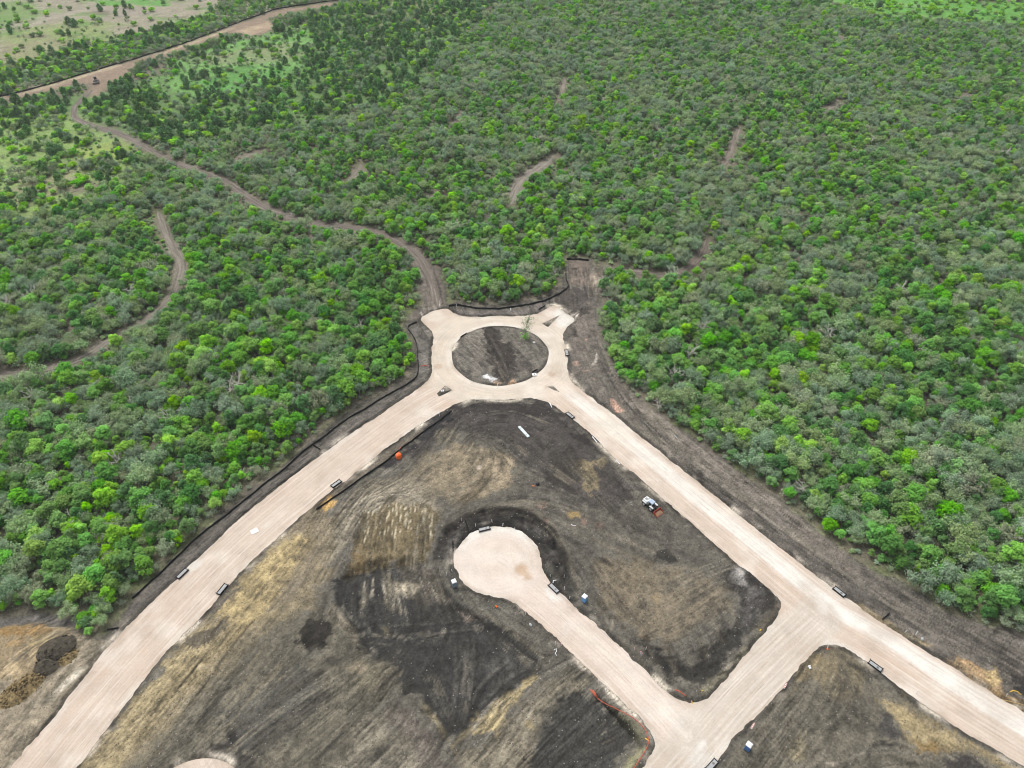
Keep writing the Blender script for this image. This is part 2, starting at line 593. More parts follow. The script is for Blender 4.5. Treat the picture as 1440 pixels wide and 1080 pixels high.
def stroke(pts, w, c, feather=.35, op=.6, edge=.25, brk=.5):
    P = resample(chaikin(ats(pts), False, 2), 1.5)
    r = op_mask(P, feather, edge, 0.0, w)
    if r is None:
        return
    sl, m = r
    Ls = np.hypot(*np.diff(P, axis=0).T).sum() * .28 + .01
    ends = np.minimum(np.hypot(XX[sl] - P[0][0], YY[sl] - P[0][1]), np.hypot(XX[sl] - P[-1][0], YY[sl] - P[-1][1]))
    m = m * sstep(0, Ls, ends + .15 * Ls)
    m = np.clip(m * op * np.clip(1 + brk * (n3[sl] + NB[sl] + .8 * NF[sl]), 0, 1.3), 0, 1)
    SOIL[sl] = SOIL[sl] * (1 - m[..., None]) + np.array(alb(c)) * m[..., None]

# meadows and far ground
patch([(-200, 150), (0, 137), (60, 123), (133, 100), (220, 75), (287, 52), (333, 33), (377, 16), (420, 0), (500, -60), (-400, -60)], (158, 152, 132), 6, 8, 1, 0, .3)
patch([(-50, 0), (40, 2), (70, 14), (60, 30), (0, 40)], (118, 150, 84), 5, 10, .8, 0, .6)
patch([(0, 45), (90, 30), (160, 32), (150, 55), (60, 75), (0, 80)], (140, 158, 96), 5, 10, .75, 0, .6)
patch([(0, 88), (60, 70), (150, 58), (240, 34), (300, 12), (300, 24), (230, 50), (120, 84), (0, 112)], (130, 160, 86), 6, 8, .8, 0, .6)
patch([(120, 0), (240, 0), (240, 8), (140, 8)], (96, 158, 66), 4, 6, .85, 0, .5)
patch([(130, 10), (230, 12), (240, 22), (130, 28)], (160, 152, 138), 5, 8, .8, 0, .5)
patch([(0, 40), (90, 14), (130, 12), (60, 34), (0, 48)], (168, 160, 146), 4, 7, .6, 0, .8)
patch([(0, 60), (80, 56), (150, 60), (120, 76), (0, 96)], (150, 146, 116), 4, 8, .7, 0, .8)
patch([(-60, 160), (104, 136), (170, 128), (320, 62), (480, 18), (700, -20), (640, 60), (580, 130), (450, 180), (330, 190), (250, 210), (150, 176), (-60, 200)], (104, 142, 78), 8, 10, .9, 0, .6)
patch([(230, 110), (250, 80), (320, 60), (440, 40), (420, 90), (400, 110), (330, 130), (260, 135)], (120, 166, 92), 6, 9, .9, 0, .6)
patch([(270, 118), (340, 104), (400, 96), (420, 104), (380, 124), (300, 136)], (98, 156, 76), 5, 8, .9, 0, .6)
patch([(300, 100), (350, 92), (380, 104), (340, 114)], (96, 146, 74), 4, 6, .8, 0, .5)
patch([(260, 86), (330, 70), (400, 60), (430, 80), (330, 92)], (150, 144, 118), 4, 8, .55, 0, .9)
patch([(470, 20), (560, 0), (640, 0), (640, 20), (560, 44), (500, 44)], (140, 146, 104), 6, 9, .8, 0, .8)
patch([(590, 36), (612, 34), (622, 44), (596, 48)], (138, 160, 98), 3, 5, .9, 0, .5)
patch([(-40, 160), (110, 158), (150, 186), (196, 204), (200, 236), (140, 296), (-40, 320)], (140, 166, 98), 7, 9, .95, 0, .7)
patch([(100, 205), (180, 200), (190, 222), (120, 240)], (150, 166, 92), 4, 7, .8, 0, .7)
patch([(20, 240), (110, 236), (120, 262), (30, 290)], (160, 152, 126), 4, 7, .7, 0, .8)
patch([(1070, -20), (1180, 14), (1250, 28), (1330, 33), (1400, 38), (1560, 48), (1560, 8), (1380, 2), (1300, -8)], (104, 162, 70), 6, 10, 1, 0, .3)
patch([(1100, -6), (1200, 4), (1290, 6), (1330, 14), (1240, 12)], (136, 170, 108), 5, 9, .6, 0, .8)
for k in range(70):
    x0, y0 = rnd.uniform(-40, 330), rnd.uniform(-8, 100)
    if y0 > 92 - .26 * x0:
        continue
    a_, b_ = rnd.uniform(6, 26), rnd.uniform(1.2, 4)
    patch([(x0 - a_, y0), (x0 - a_ * .3, y0 - b_), (x0 + a_, y0 - b_ * .4), (x0 + a_ * .5, y0 + b_)], rnd.choice([(112, 148, 78), (128, 150, 92), (132, 124, 108), (120, 112, 98), (104, 138, 72)]), 4, 7, .7, 0, .8)
for k in range(24):
    x0 = rnd.uniform(1110, 1440)
    y0 = 2 + (x0 - 1110) * .06 + rnd.uniform(0, 14)
    a_, b_ = rnd.uniform(10, 40), rnd.uniform(1.0, 2.4)
    patch([(x0 - a_, y0), (x0, y0 - b_), (x0 + a_, y0), (x0, y0 + b_)], rnd.choice([(92, 140, 62), (120, 160, 84), (100, 132, 70)]), 4, 7, .7, 0, .7)
# far graded strip below its silt fence
FARR = [(-60, 152), (0, 139), (60, 125), (133, 102), (220, 77), (287, 54), (333, 35), (377, 20), (387, 15), (433, 9), (470, 4), (470, 8), (400, 20), (374, 27), (384, 40), (366, 50), (318, 48), (300, 56), (262, 70), (190, 92),
        (172, 108), (160, 118), (142, 136), (126, 138), (128, 118), (104, 119), (60, 131), (0, 143), (-60, 157)]
patch(FARR, (150, 132, 114), 2, 2.5, 1, 0, .2)
for a in ([(0, 138.5), (60, 125), (133, 102.5), (180, 89)], [(215, 79.5), (287, 55), (335, 36)]):
    stroke(a, 5, (190, 174, 146), 2, .8, 1.2)
patch([(330, 44), (378, 30), (384, 40), (350, 50)], (184, 164, 138), 2, 3, .8, 0, .6)
# bare site base
patch(None, (103, 99, 90), 1.2, 1.0, 1, .2, 0, .6, world_pts=site)
SITE_D = np.full(XX.shape, 100.0)
SITE_D[FS] = sdf(FX, FY, site)

# verges
patch([(186, 842), (247, 787), (327, 719), (400, 660), (440, 627), (540, 560), (590, 530), (600, 545), (540, 590), (420, 670), (343, 730), (263, 805), (140, 935)], (107, 102, 95), .8, .6, .95, .5, .3)
patch([(820, 365), (848, 400), (845, 460), (882, 549), (967, 612), (1100, 708), (1190, 780), (1320, 858), (1440, 893), (1700, 1000), (1700, 1150), (1440, 1004), (1240, 876), (1108, 781), (980, 680), (838, 565), (800, 535), (796, 470), (806, 440)], (112, 106, 98), .8, .8, 1, .6, .3)
patch([(845, 455), (882, 549), (967, 612), (1100, 708), (1190, 780), (1180, 790), (1090, 722), (950, 622), (870, 560), (838, 480)], (130, 122, 112), 2, 1, .6, .6, .6)
patch([(860, 590), (900, 600), (1000, 680), (1100, 752), (1240, 856), (1230, 866), (1100, 772), (960, 662)], (96, 91, 85), 2, 1, .5, .8, .6)
stroke([(880, 590), (985, 668), (1100, 745), (1235, 838)], 1.6, (134, 127, 115), 1.2, .5)
patch([(798, 440), (830, 430), (838, 470), (820, 500), (800, 500)], (118, 110, 102), 1.5, 1.5, .6)
patch([(780, 420), (798, 404), (834, 408), (832, 440), (812, 448), (796, 438)], (90, 84, 78), 1.0, 2.0, .85, .6, .6, 1.1)
patch([(800, 366), (828, 366), (834, 400), (804, 402)], (124, 112, 102), 1.5, 1.2, .8)
patch([(826, 386), (846, 384), (846, 402), (830, 404)], (142, 130, 116), 1.5, 1.5, .8)
patch([(805, 460), (812, 459), (813, 474), (806, 475)], (70, 66, 63), .6, .5, .9, 0, .2)
patch([(632, 436), (671, 438), (727, 436), (780, 419), (780, 428), (752, 443), (704, 444), (650, 446)], (112, 106, 100), .8, .6, .9)
patch([(588, 458), (606, 464), (610, 480), (606, 520), (596, 540), (586, 530), (588, 490), (576, 464)], (112, 108, 101), .8, .8, .9)
patch([(576, 352), (597, 362), (618, 385), (628, 430), (596, 446), (572, 452), (590, 425), (588, 395)], (122, 114, 105), 1.5, 1.2, .9)
for k, dx in enumerate((-9, -4, 1, 7)):
    stroke([(588 + dx, 350), (602 + dx, 378), (612 + dx * .8, 405), (620 + dx * .6, 434)], 1.3, (80, 73, 68) if k % 2 else (98, 90, 82), .7, .75)
for k in range(26):
    if k < 14:
        x0 = 592 + k * 2.1 + rnd.uniform(-1, 1); y0 = 446 - k * .75
        e = (x0 - rnd.uniform(1, 6), y0 - rnd.uniform(4, 13))
    else:
        x0 = 783 + (k - 14) * 2.3; y0 = 432 + (k - 14) * 1.5
        e = (x0 + rnd.uniform(4, 13), y0 - rnd.uniform(1, 8))
    stroke([(x0, y0 + 1), ((x0 + e[0]) / 2 + rnd.uniform(-1, 1), (y0 + e[1]) / 2), e], rnd.uniform(.25, .7), (206, 198, 186) if k % 3 else (92, 86, 80), .4, .75, .3, .6)
stroke([(838, 496), (840, 505), (833, 515)], .9, (190, 182, 172), .4, .6)
for q in ((812, 514), (817, 518), (809, 510), (821, 522), (828, 522), (808, 460), (816, 462), (835, 534), (824, 478), (1143, 763), (1192, 800)):
    patch([(q[0] - 2.4, q[1]), (q[0], q[1] - 1.6), (q[0] + 3, q[1]), (q[0], q[1] + 1.8)], (190, 158, 140), .5, .8, .55)
for P in ([(856, 561), (864, 562), (872, 575), (876, 580), (868, 580), (862, 572)],):
    patch(P, (208, 164, 142), .6, .8, .75)
stroke([(943, 612), (952, 620)], 1.4, (140, 134, 126), .6, .5)
patch([(1190, 843), (1225, 862), (1262, 886), (1254, 890), (1215, 866)], (160, 144, 112), .9, 1.0, .85)
patch([(1340, 936), (1352, 922), (1384, 944), (1400, 965), (1392, 970), (1372, 960)], (178, 150, 112), .8, 1.2, .85)
patch([(1388, 944), (1398, 942), (1404, 957), (1392, 958)], (184, 162, 118), .5, .6, .9)
patch([(1400, 978), (1440, 990), (1480, 1016), (1440, 1003)], (176, 146, 98), .8, .7, .8)
patch([(1262, 888), (1300, 900), (1316, 910), (1300, 912)], (150, 136, 108), .8, .8, .7)
for o in (0, 8, 15, 24):
    stroke([(1380, 900 + o * .8), (1405, 908 + o), (1440, 932 + o), (1500, 972 + o)], 1.0, (74, 69, 64), .6, .75)
stroke([(1396, 900), (1398, 885), (1412, 880), (1428, 896)], 1.2, (76, 71, 66), .6, .8)
patch([(1412, 876), (1440, 880), (1440, 905), (1420, 900)], (84, 79, 74), 1.5, 1.5, .8, .4, .4, 1.2)
patch([(1428, 958), (1440, 955), (1460, 968), (1436, 972)], (64, 62, 62), .8, 1.2, .9)

for n_, p_, w_, c_ in TRACKS:
    stroke(p_, w_ + 2.5, tuple(v - 2 for v in c_), 3.0, .75, 1.6, .6)
for p_, w_ in BITS:
    stroke(p_, w_ + 3, (132, 124, 108), 3.0, .8, 2.0, .6)
# roundabout island
patch(None, (116, 111, 102), .6, .3, 1, .3, .2, .5, world_pts=island)
patch([(676, 463), (694, 461), (724, 492), (728, 520), (712, 538), (700, 533), (688, 512)], (76, 70, 65), 1.0, 1.2, .95, .9, .4, 1.3)
patch([(726, 504), (742, 506), (748, 522), (728, 526)], (98, 92, 86), 1.5, 1.6, .7, .8, .6, 1.0)
patch([(640, 500), (655, 496), (670, 512), (690, 520), (680, 528), (655, 515)], (100, 96, 90), 1.2, 1.5, .6, .8, .6, .8)
patch([(655, 521), (664, 524), (666, 532), (656, 528)], (80, 76, 72), .8, 1, .8)
patch([(640, 505), (648, 503), (650, 512), (643, 512)], (84, 80, 76), .8, 1, .7)
patch([(673, 529), (684, 528), (699, 534), (690, 538)], (206, 206, 206), .5, 1.0, .85)
patch([(714, 541), (722, 535), (726, 539), (718, 543)], (205, 162, 124), .5, .5, .9)
patch([(696, 537), (704, 540), (700, 543), (694, 541)], (190, 160, 132), .5, .5, .8)
for k in range(5):
    stroke([(668 + 6 * k, 466 + k), (690 + 5 * k, 500), (704 + 4 * k, 534 - k)], .6, (122, 115, 106) if k % 2 else (62, 57, 53), .4, .55)
stroke([(662, 498), (672, 512), (690, 518)], .8, (84, 79, 73), .5, .6)
stroke([(728, 512), (742, 508), (748, 520), (742, 530)], .8, (82, 77, 71), .5, .6)

# upper block between the left road and the cul-de-sac
patch([(640, 568), (700, 563), (760, 563), (800, 592), (850, 645), (905, 690), (860, 720), (780, 690), (730, 640), (690, 610), (640, 605), (590, 640), (540, 660), (560, 640), (620, 590)], (86, 81, 77), 2.0, 2.0, .95, .8, .35, .7)
patch([(642, 568), (700, 564), (760, 564), (790, 585), (740, 590), (680, 586), (640, 590)], (72, 69, 66), 1.2, 1.5, .8, .8)
patch([(575, 668), (600, 640), (640, 622), (690, 628), (727, 655), (724, 685), (690, 702), (640, 705), (580, 692)], (134, 123, 103), 2.2, 2.0, .9, .8, .35)
patch([(700, 640), (722, 648), (724, 680), (700, 690), (684, 672)], (152, 138, 116), 1.5, 1.5, .7, .5, .5)
patch([(612, 606), (628, 602), (640, 610), (636, 626), (616, 626)], (116, 110, 95), 1.2, 1.5, .8, .4, .4)
patch([(648, 632), (670, 628), (690, 640), (676, 650), (655, 644)], (112, 104, 88), 1.5, 1.5, .6)
patch([(668, 656), (678, 652), (688, 648), (682, 660), (672, 662)], (188, 172, 156), .8, 1.2, .7)
stroke([(684, 655), (686, 672), (668, 692), (644, 712)], 3.4, (116, 104, 84), .6, .65)
for dx in (-5, 6):
    stroke([(684 + dx, 655), (686 + dx, 672), (668 + dx, 692), (644 + dx, 712)], .45, (84, 76, 64), .3, .7)
patch([(806, 651), (830, 646), (852, 640), (855, 652), (834, 662), (842, 682), (831, 700), (811, 693), (818, 673)], (136, 124, 98), 1.0, 1.5, .9, .5, .5)
patch([(800, 612), (850, 640), (850, 630), (833, 612)], (66, 63, 60), .8, .8, .7)
patch([(770, 640), (800, 628), (815, 650), (812, 690), (790, 690), (765, 660)], (70, 66, 61), 1.5, 2.0, .75, .8, .6, 1.0)
for k in range(3):
    stroke([(752 + k * 4, 645), (785 + k * 4, 672 - k * 2), (812 + k * 4, 690 - k)], .6, (132, 124, 110), .5, .55)
patch([(801, 722), (812, 720), (814, 727), (803, 728)], (176, 148, 88), .8, 1, .8)
for q in ((762, 712), (770, 735), (820, 735), (845, 738)):
    patch([(q[0] - 4, q[1]), (q[0], q[1] - 3), (q[0] + 4, q[1]), (q[0], q[1] + 3)], (164, 128, 114), 1, 1.2, .5)
stroke([(640, 730), (680, 714), (730, 710), (775, 735), (790, 775), (830, 860)], 2.6, (118, 111, 98), 1.2, .6)
stroke([(785, 735), (870, 755), (950, 790)], 2.2, (128, 120, 106), 1.2, .5)
stroke([(846, 700), (880, 735), (940, 770), (1000, 800)], 2.0, (84, 79, 73), 1.2, .5)
patch([(620, 560), (650, 560), (800, 600), (760, 566), (700, 563)], (70, 66, 63), .6, .8, .5)
# strip along the left road and its silt fence
patch([(420, 735), (464, 695), (531, 645), (610, 590), (640, 572), (632, 582), (560, 634), (500, 678), (446, 714)], (112, 104, 92), .8, .8, .9, .4, .4)
patch([(606, 588), (640, 574), (636, 590), (560, 650), (540, 660), (580, 625)], (68, 66, 66), 1.2, 1.2, .85, .5, .4)
patch([(452, 712), (462, 702), (474, 706), (470, 714), (458, 724)], (168, 138, 88), .6, .9, .9)
# track turning area and arcs
patch([(470, 720), (520, 680), (580, 668), (612, 690), (620, 720), (612, 740), (520, 730), (470, 800), (430, 830), (400, 840)], (132, 124, 108), 1.6, 1.4, .85, .9, .5)
for k in range(7):
    stroke([(408 + k * 9, 838), (452 + k * 8, 768), (500 + k * 5, 706 + k * 2), (550 + k * 2, 684 + k * 4), (592 + k * 2, 694 + k * 5), (604 + k * 2, 730 + k * 4)], .35, (168, 160, 142), .3, .65, .25, .6)
for k in range(5):
    stroke([(520 + k * 14, 705), (560 + k * 14, 672), (590 + k * 12, 640)], .5, (160, 150, 130), .4, .45)
# ripped brown slope
patch([(514, 722), (560, 706), (612, 716), (614, 745), (604, 792), (560, 792), (486, 806), (494, 768)], (112, 101, 78), 1.0, 1.4, .97, 1.0, .3, 1.0)
patch([(490, 770), (520, 762), (516, 800), (486, 806)], (124, 108, 80), 1.2, 1.5, .7, 1, .4)
for x0, y0, y1 in ((519, 708, 760), (535, 706, 770), (548, 704, 752), (558, 703, 778), (568, 704, 756), (578, 706, 764), (588, 708, 752), (598, 712, 748), (608, 720, 762), (524, 712, 745), (530, 716, 748), (543, 708, 740), (553, 702, 760), (563, 702, 765), (571, 708, 742), (583, 708, 738), (593, 716, 742), (604, 722, 756), (513, 735, 770), (541, 742, 775), (575, 722, 752)):
    stroke([(x0, y0), (x0 + rnd.uniform(-2, 3), (y0 + y1) / 2), (x0 + rnd.uniform(-4, 3), y1)], rnd.uniform(.25, .45), (190, 180, 156), .3, .8, .12, .15)
for k in range(16):
    x0 = 492 + k * 7.4
    stroke([(x0 + rnd.uniform(-2, 2), 750), (x0 + rnd.uniform(-3, 3), 795)], .45, (78, 68, 50), .3, .5)
# dark basin under it
patch([(462, 815), (490, 806), (560, 794), (606, 792), (618, 812), (632, 850), (700, 880), (690, 880), (640, 890), (560, 900), (500, 886), (470, 850)], (70, 69, 66), 1.2, 1.4, .97, .9, .25, .9)
patch([(560, 795), (608, 792), (622, 818), (640, 852), (600, 850), (560, 820)], (96, 91, 82), 1.2, 1.4, .8, 1, .5, .8)
patch([(549, 820), (570, 815), (590, 822), (580, 834), (552, 834)], (158, 148, 128), 1.0, 1.2, .75, .8, .6)
for x0, y0, x1, y1 in ((536, 812, 546, 856), (566, 818, 572, 840), (578, 820, 582, 832), (512, 812, 510, 850), (524, 806, 522, 840), (600, 812, 618, 846), (588, 800, 600, 838), (552, 816, 550, 830)):
    stroke([(x0, y0), ((x0 + x1) / 2 + rnd.uniform(-2, 2), (y0 + y1) / 2), (x1, y1)], rnd.uniform(.25, .5), (166, 158, 142), .3, .75, .2, .6)
patch([(500, 870), (560, 890), (640, 882), (700, 880), (745, 905), (770, 940), (740, 958), (700, 985), (660, 1030), (632, 1040), (590, 985), (545, 940), (505, 905)], (71, 70, 67), 1.2, 1.2, .97, .9, .22, .9)
patch([(672, 930), (715, 910), (735, 940), (690, 960)], (100, 98, 92), 2, 2, .6, 1, .6)
patch([(636, 905), (664, 900), (668, 960), (650, 1000), (636, 960)], (94, 91, 84), 1.5, 1.5, .6, 1, .6)
patch([(570, 900), (630, 900), (636, 940), (600, 960), (560, 930)], (68, 67, 65), 1.5, 2, .6, .8, .5)
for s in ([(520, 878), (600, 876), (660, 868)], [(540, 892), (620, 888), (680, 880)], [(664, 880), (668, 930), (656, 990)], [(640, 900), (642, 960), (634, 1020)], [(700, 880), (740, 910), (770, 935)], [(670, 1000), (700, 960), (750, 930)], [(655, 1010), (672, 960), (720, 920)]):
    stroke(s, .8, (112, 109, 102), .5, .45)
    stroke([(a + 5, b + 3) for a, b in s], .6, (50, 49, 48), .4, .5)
patch([(536, 880), (548, 880), (548, 890), (540, 892)], (140, 130, 102), 1, 1, .7)
patch([(470, 850), (500, 880), (505, 905), (497, 908), (470, 880), (458, 862)], (132, 124, 108), .8, .8, .8)
stroke([(478, 854), (505, 888), (530, 932)], .8, (48, 47, 45), .6, .8)
# lower left block
patch([(400, 850), (470, 870), (510, 910), (560, 960), (540, 1000), (480, 1100), (100, 1100), (220, 970), (300, 880)], (108, 103, 90), 2.5, 2, .9, 1.0, .35)
patch([(300, 1000), (420, 930), (470, 960), (400, 1040), (320, 1080)], (90, 88, 82), 3, 2.5, .7, 1, .6)
patch([(520, 935), (552, 930), (556, 945), (530, 985), (495, 960), (510, 945)], (116, 110, 94), 1.2, 1.2, .8, .4, .4)
patch([(486, 940), (510, 930), (524, 945), (505, 952)], (146, 134, 112), 1.0, 1.0, .7)
patch([(420, 882), (430, 872), (446, 870), (462, 880), (470, 892), (462, 904), (448, 912), (428, 913), (419, 900)], (62, 59, 54), .5, 1.7, .98, .3, .25, 1.5)
patch([(426, 914), (450, 912), (472, 916), (456, 930), (430, 930)], (120, 116, 106), 1.2, 1.2, .6, .8, .5)
patch([(456, 922), (470, 922), (472, 934), (460, 934)], (78, 74, 68), .6, .8, .8)
patch([(312, 1018), (322, 1010), (336, 1040), (332, 1050), (318, 1040)], (62, 59, 55), .8, .9, .85)
patch([(300, 1050), (340, 1046), (360, 1080), (340, 1100), (310, 1080)], (74, 71, 66), 1.2, 1.5, .7)
patch([(545, 985), (575, 985), (620, 1040), (640, 1100), (585, 1100), (560, 1040), (530, 1010)], (108, 101, 92), 1.5, 1.5, .8, .8, .5)
patch([(500, 1010), (540, 1000), (590, 1060), (600, 1100), (450, 1100)], (122, 116, 102), 1.5, 1.5, .8, .6, .5)
patch([(575, 1010), (590, 1008), (640, 1090), (620, 1090)], (98, 88, 83), 1.2, 1.2, .6)
stroke([(440, 1076), (470, 1045), (490, 1022)], 1.2, (62, 60, 57), .7, .7)
for k in range(18):
    x0, y0 = rnd.uniform(230, 470), rnd.uniform(880, 1050)
    L = rnd.uniform(25, 70)
    stroke([(x0, y0), (x0 - L * .5, y0 + L * .62), (x0 - L, y0 + L * 1.28)], rnd.uniform(.3, .7), (128, 123, 108) if k % 2 else (72, 70, 64), .5, .4, .3, 1.0)
# yellow clay beside the left road
patch([(255, 905), (300, 850), (380, 760), (440, 720), (470, 735), (470, 800), (430, 860), (340, 920), (250, 1010), (150, 1120), (60, 1160), (110, 1075), (200, 980)], (136, 125, 102), 4, 2.5, .92, .9, .3)
YEL = (161, 145, 108)
patch([(293, 868), (318, 838), (367, 783), (400, 757), (436, 742), (440, 763), (413, 803), (388, 858), (335, 892), (312, 868)], YEL, 2.2, 1.8, .98, .9, .3)
patch([(372, 806), (388, 792), (392, 800), (378, 812)], (124, 108, 84), .8, 1, .7)
patch([(268, 897), (258, 910), (213, 949), (167, 1010), (118, 1078), (60, 1160), (110, 1160), (168, 1080), (228, 1006), (276, 958), (318, 910), (330, 880), (300, 878), (282, 884)], (150, 137, 107), 2.0, 1.8, .98, .9, .3)
patch([(262, 905), (275, 892), (300, 888), (318, 870), (322, 880), (300, 900), (275, 915)], (96, 90, 82), .8, 1, .8, .5, .4, 1.0)
patch([(330, 826), (342, 826), (318, 850), (300, 868), (290, 862)], (104, 98, 92), .7, .8, .85)
for k in range(26):
    q = k / 25.0
    x0, y0 = 262 + q * 150 + rnd.uniform(-8, 8), 930 - q * 30 + rnd.uniform(-30, 40)
    L = rnd.uniform(30, 90)
    stroke([(x0, y0), (x0 - L * .42 + rnd.uniform(-2, 2), y0 + L * .55), (x0 - L * .9, y0 + L * 1.15)], rnd.uniform(.2, .6), (168, 152, 114) if k % 2 else (100, 94, 80), .5, .5 - .25 * q, .3, 1.0)
patch([(400, 750), (440, 716), (470, 728), (450, 790), (410, 850), (380, 860), (420, 800), (440, 760)], (128, 118, 100), 2, 1.6, .8, .9, .4)
# outside the left road: borrow bank and haul tracks
patch([(-300, 1300), (-300, 880), (0, 880), (100, 884), (150, 905), (133, 940), (70, 1015), (0, 1100)], (140, 130, 112), 1.5, 1.2, .95, .5, .35)
patch([(-200, 890), (0, 884), (60, 878), (104, 890), (112, 908), (88, 916), (50, 938), (30, 960), (-200, 1000)], (154, 138, 110), 1.4, 1.6, .9, .5, .45)
patch([(0, 884), (66, 880), (72, 890), (30, 896), (0, 896)], (156, 126, 80), .8, 1.2, .8)
patch([(16, 906), (34, 903), (32, 908), (14, 910)], (180, 154, 112), .5, .5, .8)
patch([(44, 908), (58, 900), (84, 898), (70, 908), (50, 914)], (180, 162, 120), .6, .8, .8)
patch([(-100, 872), (0, 872), (60, 864), (110, 872), (120, 888), (90, 882), (40, 876), (0, 884), (-100, 890)], (112, 108, 104), .8, .8, .85)
for k in range(5):
    stroke([(40 + k * 9, 1010), (66 + k * 9, 968 - k), (104 + k * 6, 926 + k * 2), (158, 902 + k * 2)], .9, (164, 154, 134) if k % 2 == 0 else (104, 97, 84), .6, .6)
stroke([(76, 980), (100, 955), (120, 940)], 2.0, (196, 188, 172), .8, .7)
# cul-de-sac surround
ringm = np.zeros_like(XX)
rr = np.hypot(FX - CDS_C[0], FY - CDS_C[1])
aa = np.degrees(np.arctan2(FY - CDS_C[1], FX - CDS_C[0]))
rn = rr - CDS_R + fbm(FX, FY, 5, 44) * 1.0
band = sstep(6.6, 5.2, rn) * (1 - sstep(150, 175, np.abs(aa - 60))) * sstep(-2, -1, rn)
band *= np.where((aa > -40) & (aa < 200) | (aa < -160), 1, 0)
tmp = np.zeros_like(XX)
tmp[FS] = band * .92
putmask(tmp, (66, 63, 59))
ROUGH[FS] = ROUGH[FS] * (1 - band) + 1.5 * band
ridge = np.exp(-((rn - 5.8) / 1.0) ** 2) * ((aa > -25) & (aa < 150))
tmp[FS] = np.clip(ridge * (.75 + .6 * NB[FS]), 0, 1)
putmask(tmp, (62, 58, 52))
inner = np.exp(-((rn - 2.3) / 1.5) ** 2) * ((aa > 5) & (aa < 190)) * np.clip(.4 + n3[FS], 0, 1)
tmp[FS] = inner * .8
putmask(tmp, (104, 101, 96))
patch([(640, 812), (658, 828), (690, 844), (725, 855), (760, 885), (745, 890), (700, 868), (668, 868), (645, 850), (626, 812)], (106, 103, 94), 1.0, 1.2, .9, .5, .5)
patch([(630, 800), (640, 800), (648, 818), (640, 826), (628, 815)], (80, 78, 76), 1, 1, .7)
patch([(625, 765), (640, 770), (640, 795), (628, 800)], (112, 108, 100), 1, 1.2, .8)
patch([(648, 860), (668, 862), (676, 870), (656, 872)], (148, 134, 120), .8, 1, .6)
for a in ((22, .5), (48, .5), (75, .4), (105, .4), (130, .5)):
    t = math.radians(a[0])
    p = [CDS_C + np.array([math.cos(t), math.sin(t)]) * (CDS_R + q) for q in (1.0, 3.2, 5.4)]
    r = op_mask(np.array(p), .5, .3, 0, .7)
    if r:
        sl, m = r
        m = m * .7
        SOIL[sl] = SOIL[sl] * (1 - m[..., None]) + np.array(alb((58, 55, 52))) * m[..., None]
stroke([(612, 800), (626, 835), (655, 860), (705, 890), (745, 925), (775, 950)], 1.3, (66, 64, 60), .7, .7)
stroke([(648, 838), (690, 868), (740, 905), (780, 940)], .9, (138, 130, 112), .6, .5)
patch([(770, 790), (800, 830), (880, 905), (870, 910), (820, 870), (770, 825), (764, 800)], (88, 85, 78), 1, 1.2, .8, .7, .5)
patch([(782, 800), (800, 800), (812, 830), (800, 836)], (72, 70, 66), 1, 1, .7)
# block east of the cul-de-sac
patch([(840, 770), (900, 790), (960, 800), (1000, 815), (1020, 850), (990, 890), (930, 910), (880, 890), (840, 850)], (122, 112, 95), 3, 2.5, .85, 1.0, .5)
patch([(870, 790), (900, 780), (920, 800), (900, 830), (870, 825)], (126, 115, 96), 2, 2, .6, .8, .6)
patch([(905, 840), (920, 832), (940, 840), (924, 852)], (144, 126, 94), 1.2, 1.5, .6)
patch([(884, 902), (912, 900), (950, 935), (985, 935), (1020, 895), (1050, 850), (1060, 880), (1030, 920), (985, 965), (960, 962), (925, 940)], (66, 64, 60), 1.5, 1.8, .92, 1.2, .3, 1.0)
patch([(1020, 800), (1045, 800), (1094, 842), (1096, 858), (1075, 862), (1050, 845), (1030, 820)], (66, 63, 60), 1.2, 1.5, .92, .6, .35, 1.0)
patch([(1050, 822), (1070, 830), (1062, 866), (1046, 890), (1040, 860)], (104, 101, 97), 1.4, 1.5, .8, .8, .5)
patch([(1036, 798), (1050, 802), (1046, 820), (1030, 812)], (156, 152, 146), 1.2, 1.5, .65, .5, .6)
patch([(918, 782), (934, 776), (950, 784), (944, 796), (922, 796)], (64, 62, 58), 1.2, 1.5, .85, .5, .4, 1.2)
patch([(980, 970), (1010, 955), (1044, 912), (1056, 905), (1062, 895), (1056, 912), (1020, 955), (992, 978)], (140, 134, 114), .7, .8, .85)
patch([(1058, 890), (1085, 862), (1096, 850), (1094, 862), (1068, 895)], (112, 104, 88), .7, .8, .8)
for k in range(13):
    t = k / 12.0
    x0, y0 = 900 + 130 * t, 935 - 70 * t + 30 * math.sin(t * 3)
    stroke([(x0 - 14, y0 - 34), (x0 - 4, y0 - 14), (x0 + 10, y0 + 12)], .9, (58, 56, 53) if k % 2 else (126, 117, 100), .7, .5)
for k in range(6):
    stroke([(880 + k * 6, 880 + k * 4), (940 + k * 6, 850 + k * 2), (1000 + k * 5, 815 + k * 3)], .8, (136, 126, 108), .7, .4)
stroke([(800, 745), (860, 770), (920, 800), (990, 800)], 1.8, (128, 118, 100), 1.2, .4)
for dx in (0, 7):
    stroke([(852 + dx, 868), (856 + dx, 880), (848 + dx, 893)], .9, (150, 142, 126), .5, .7)
patch([(893, 887), (904, 884), (906, 896), (896, 897)], (138, 120, 96), 1, 1, .7)
patch([(862, 896), (880, 900), (888, 915), (876, 912)], (124, 118, 100), .8, .8, .7)
stroke([(868, 905), (905, 925), (940, 955), (975, 962), (1000, 960)], 1.4, (110, 105, 94), .8, .5)
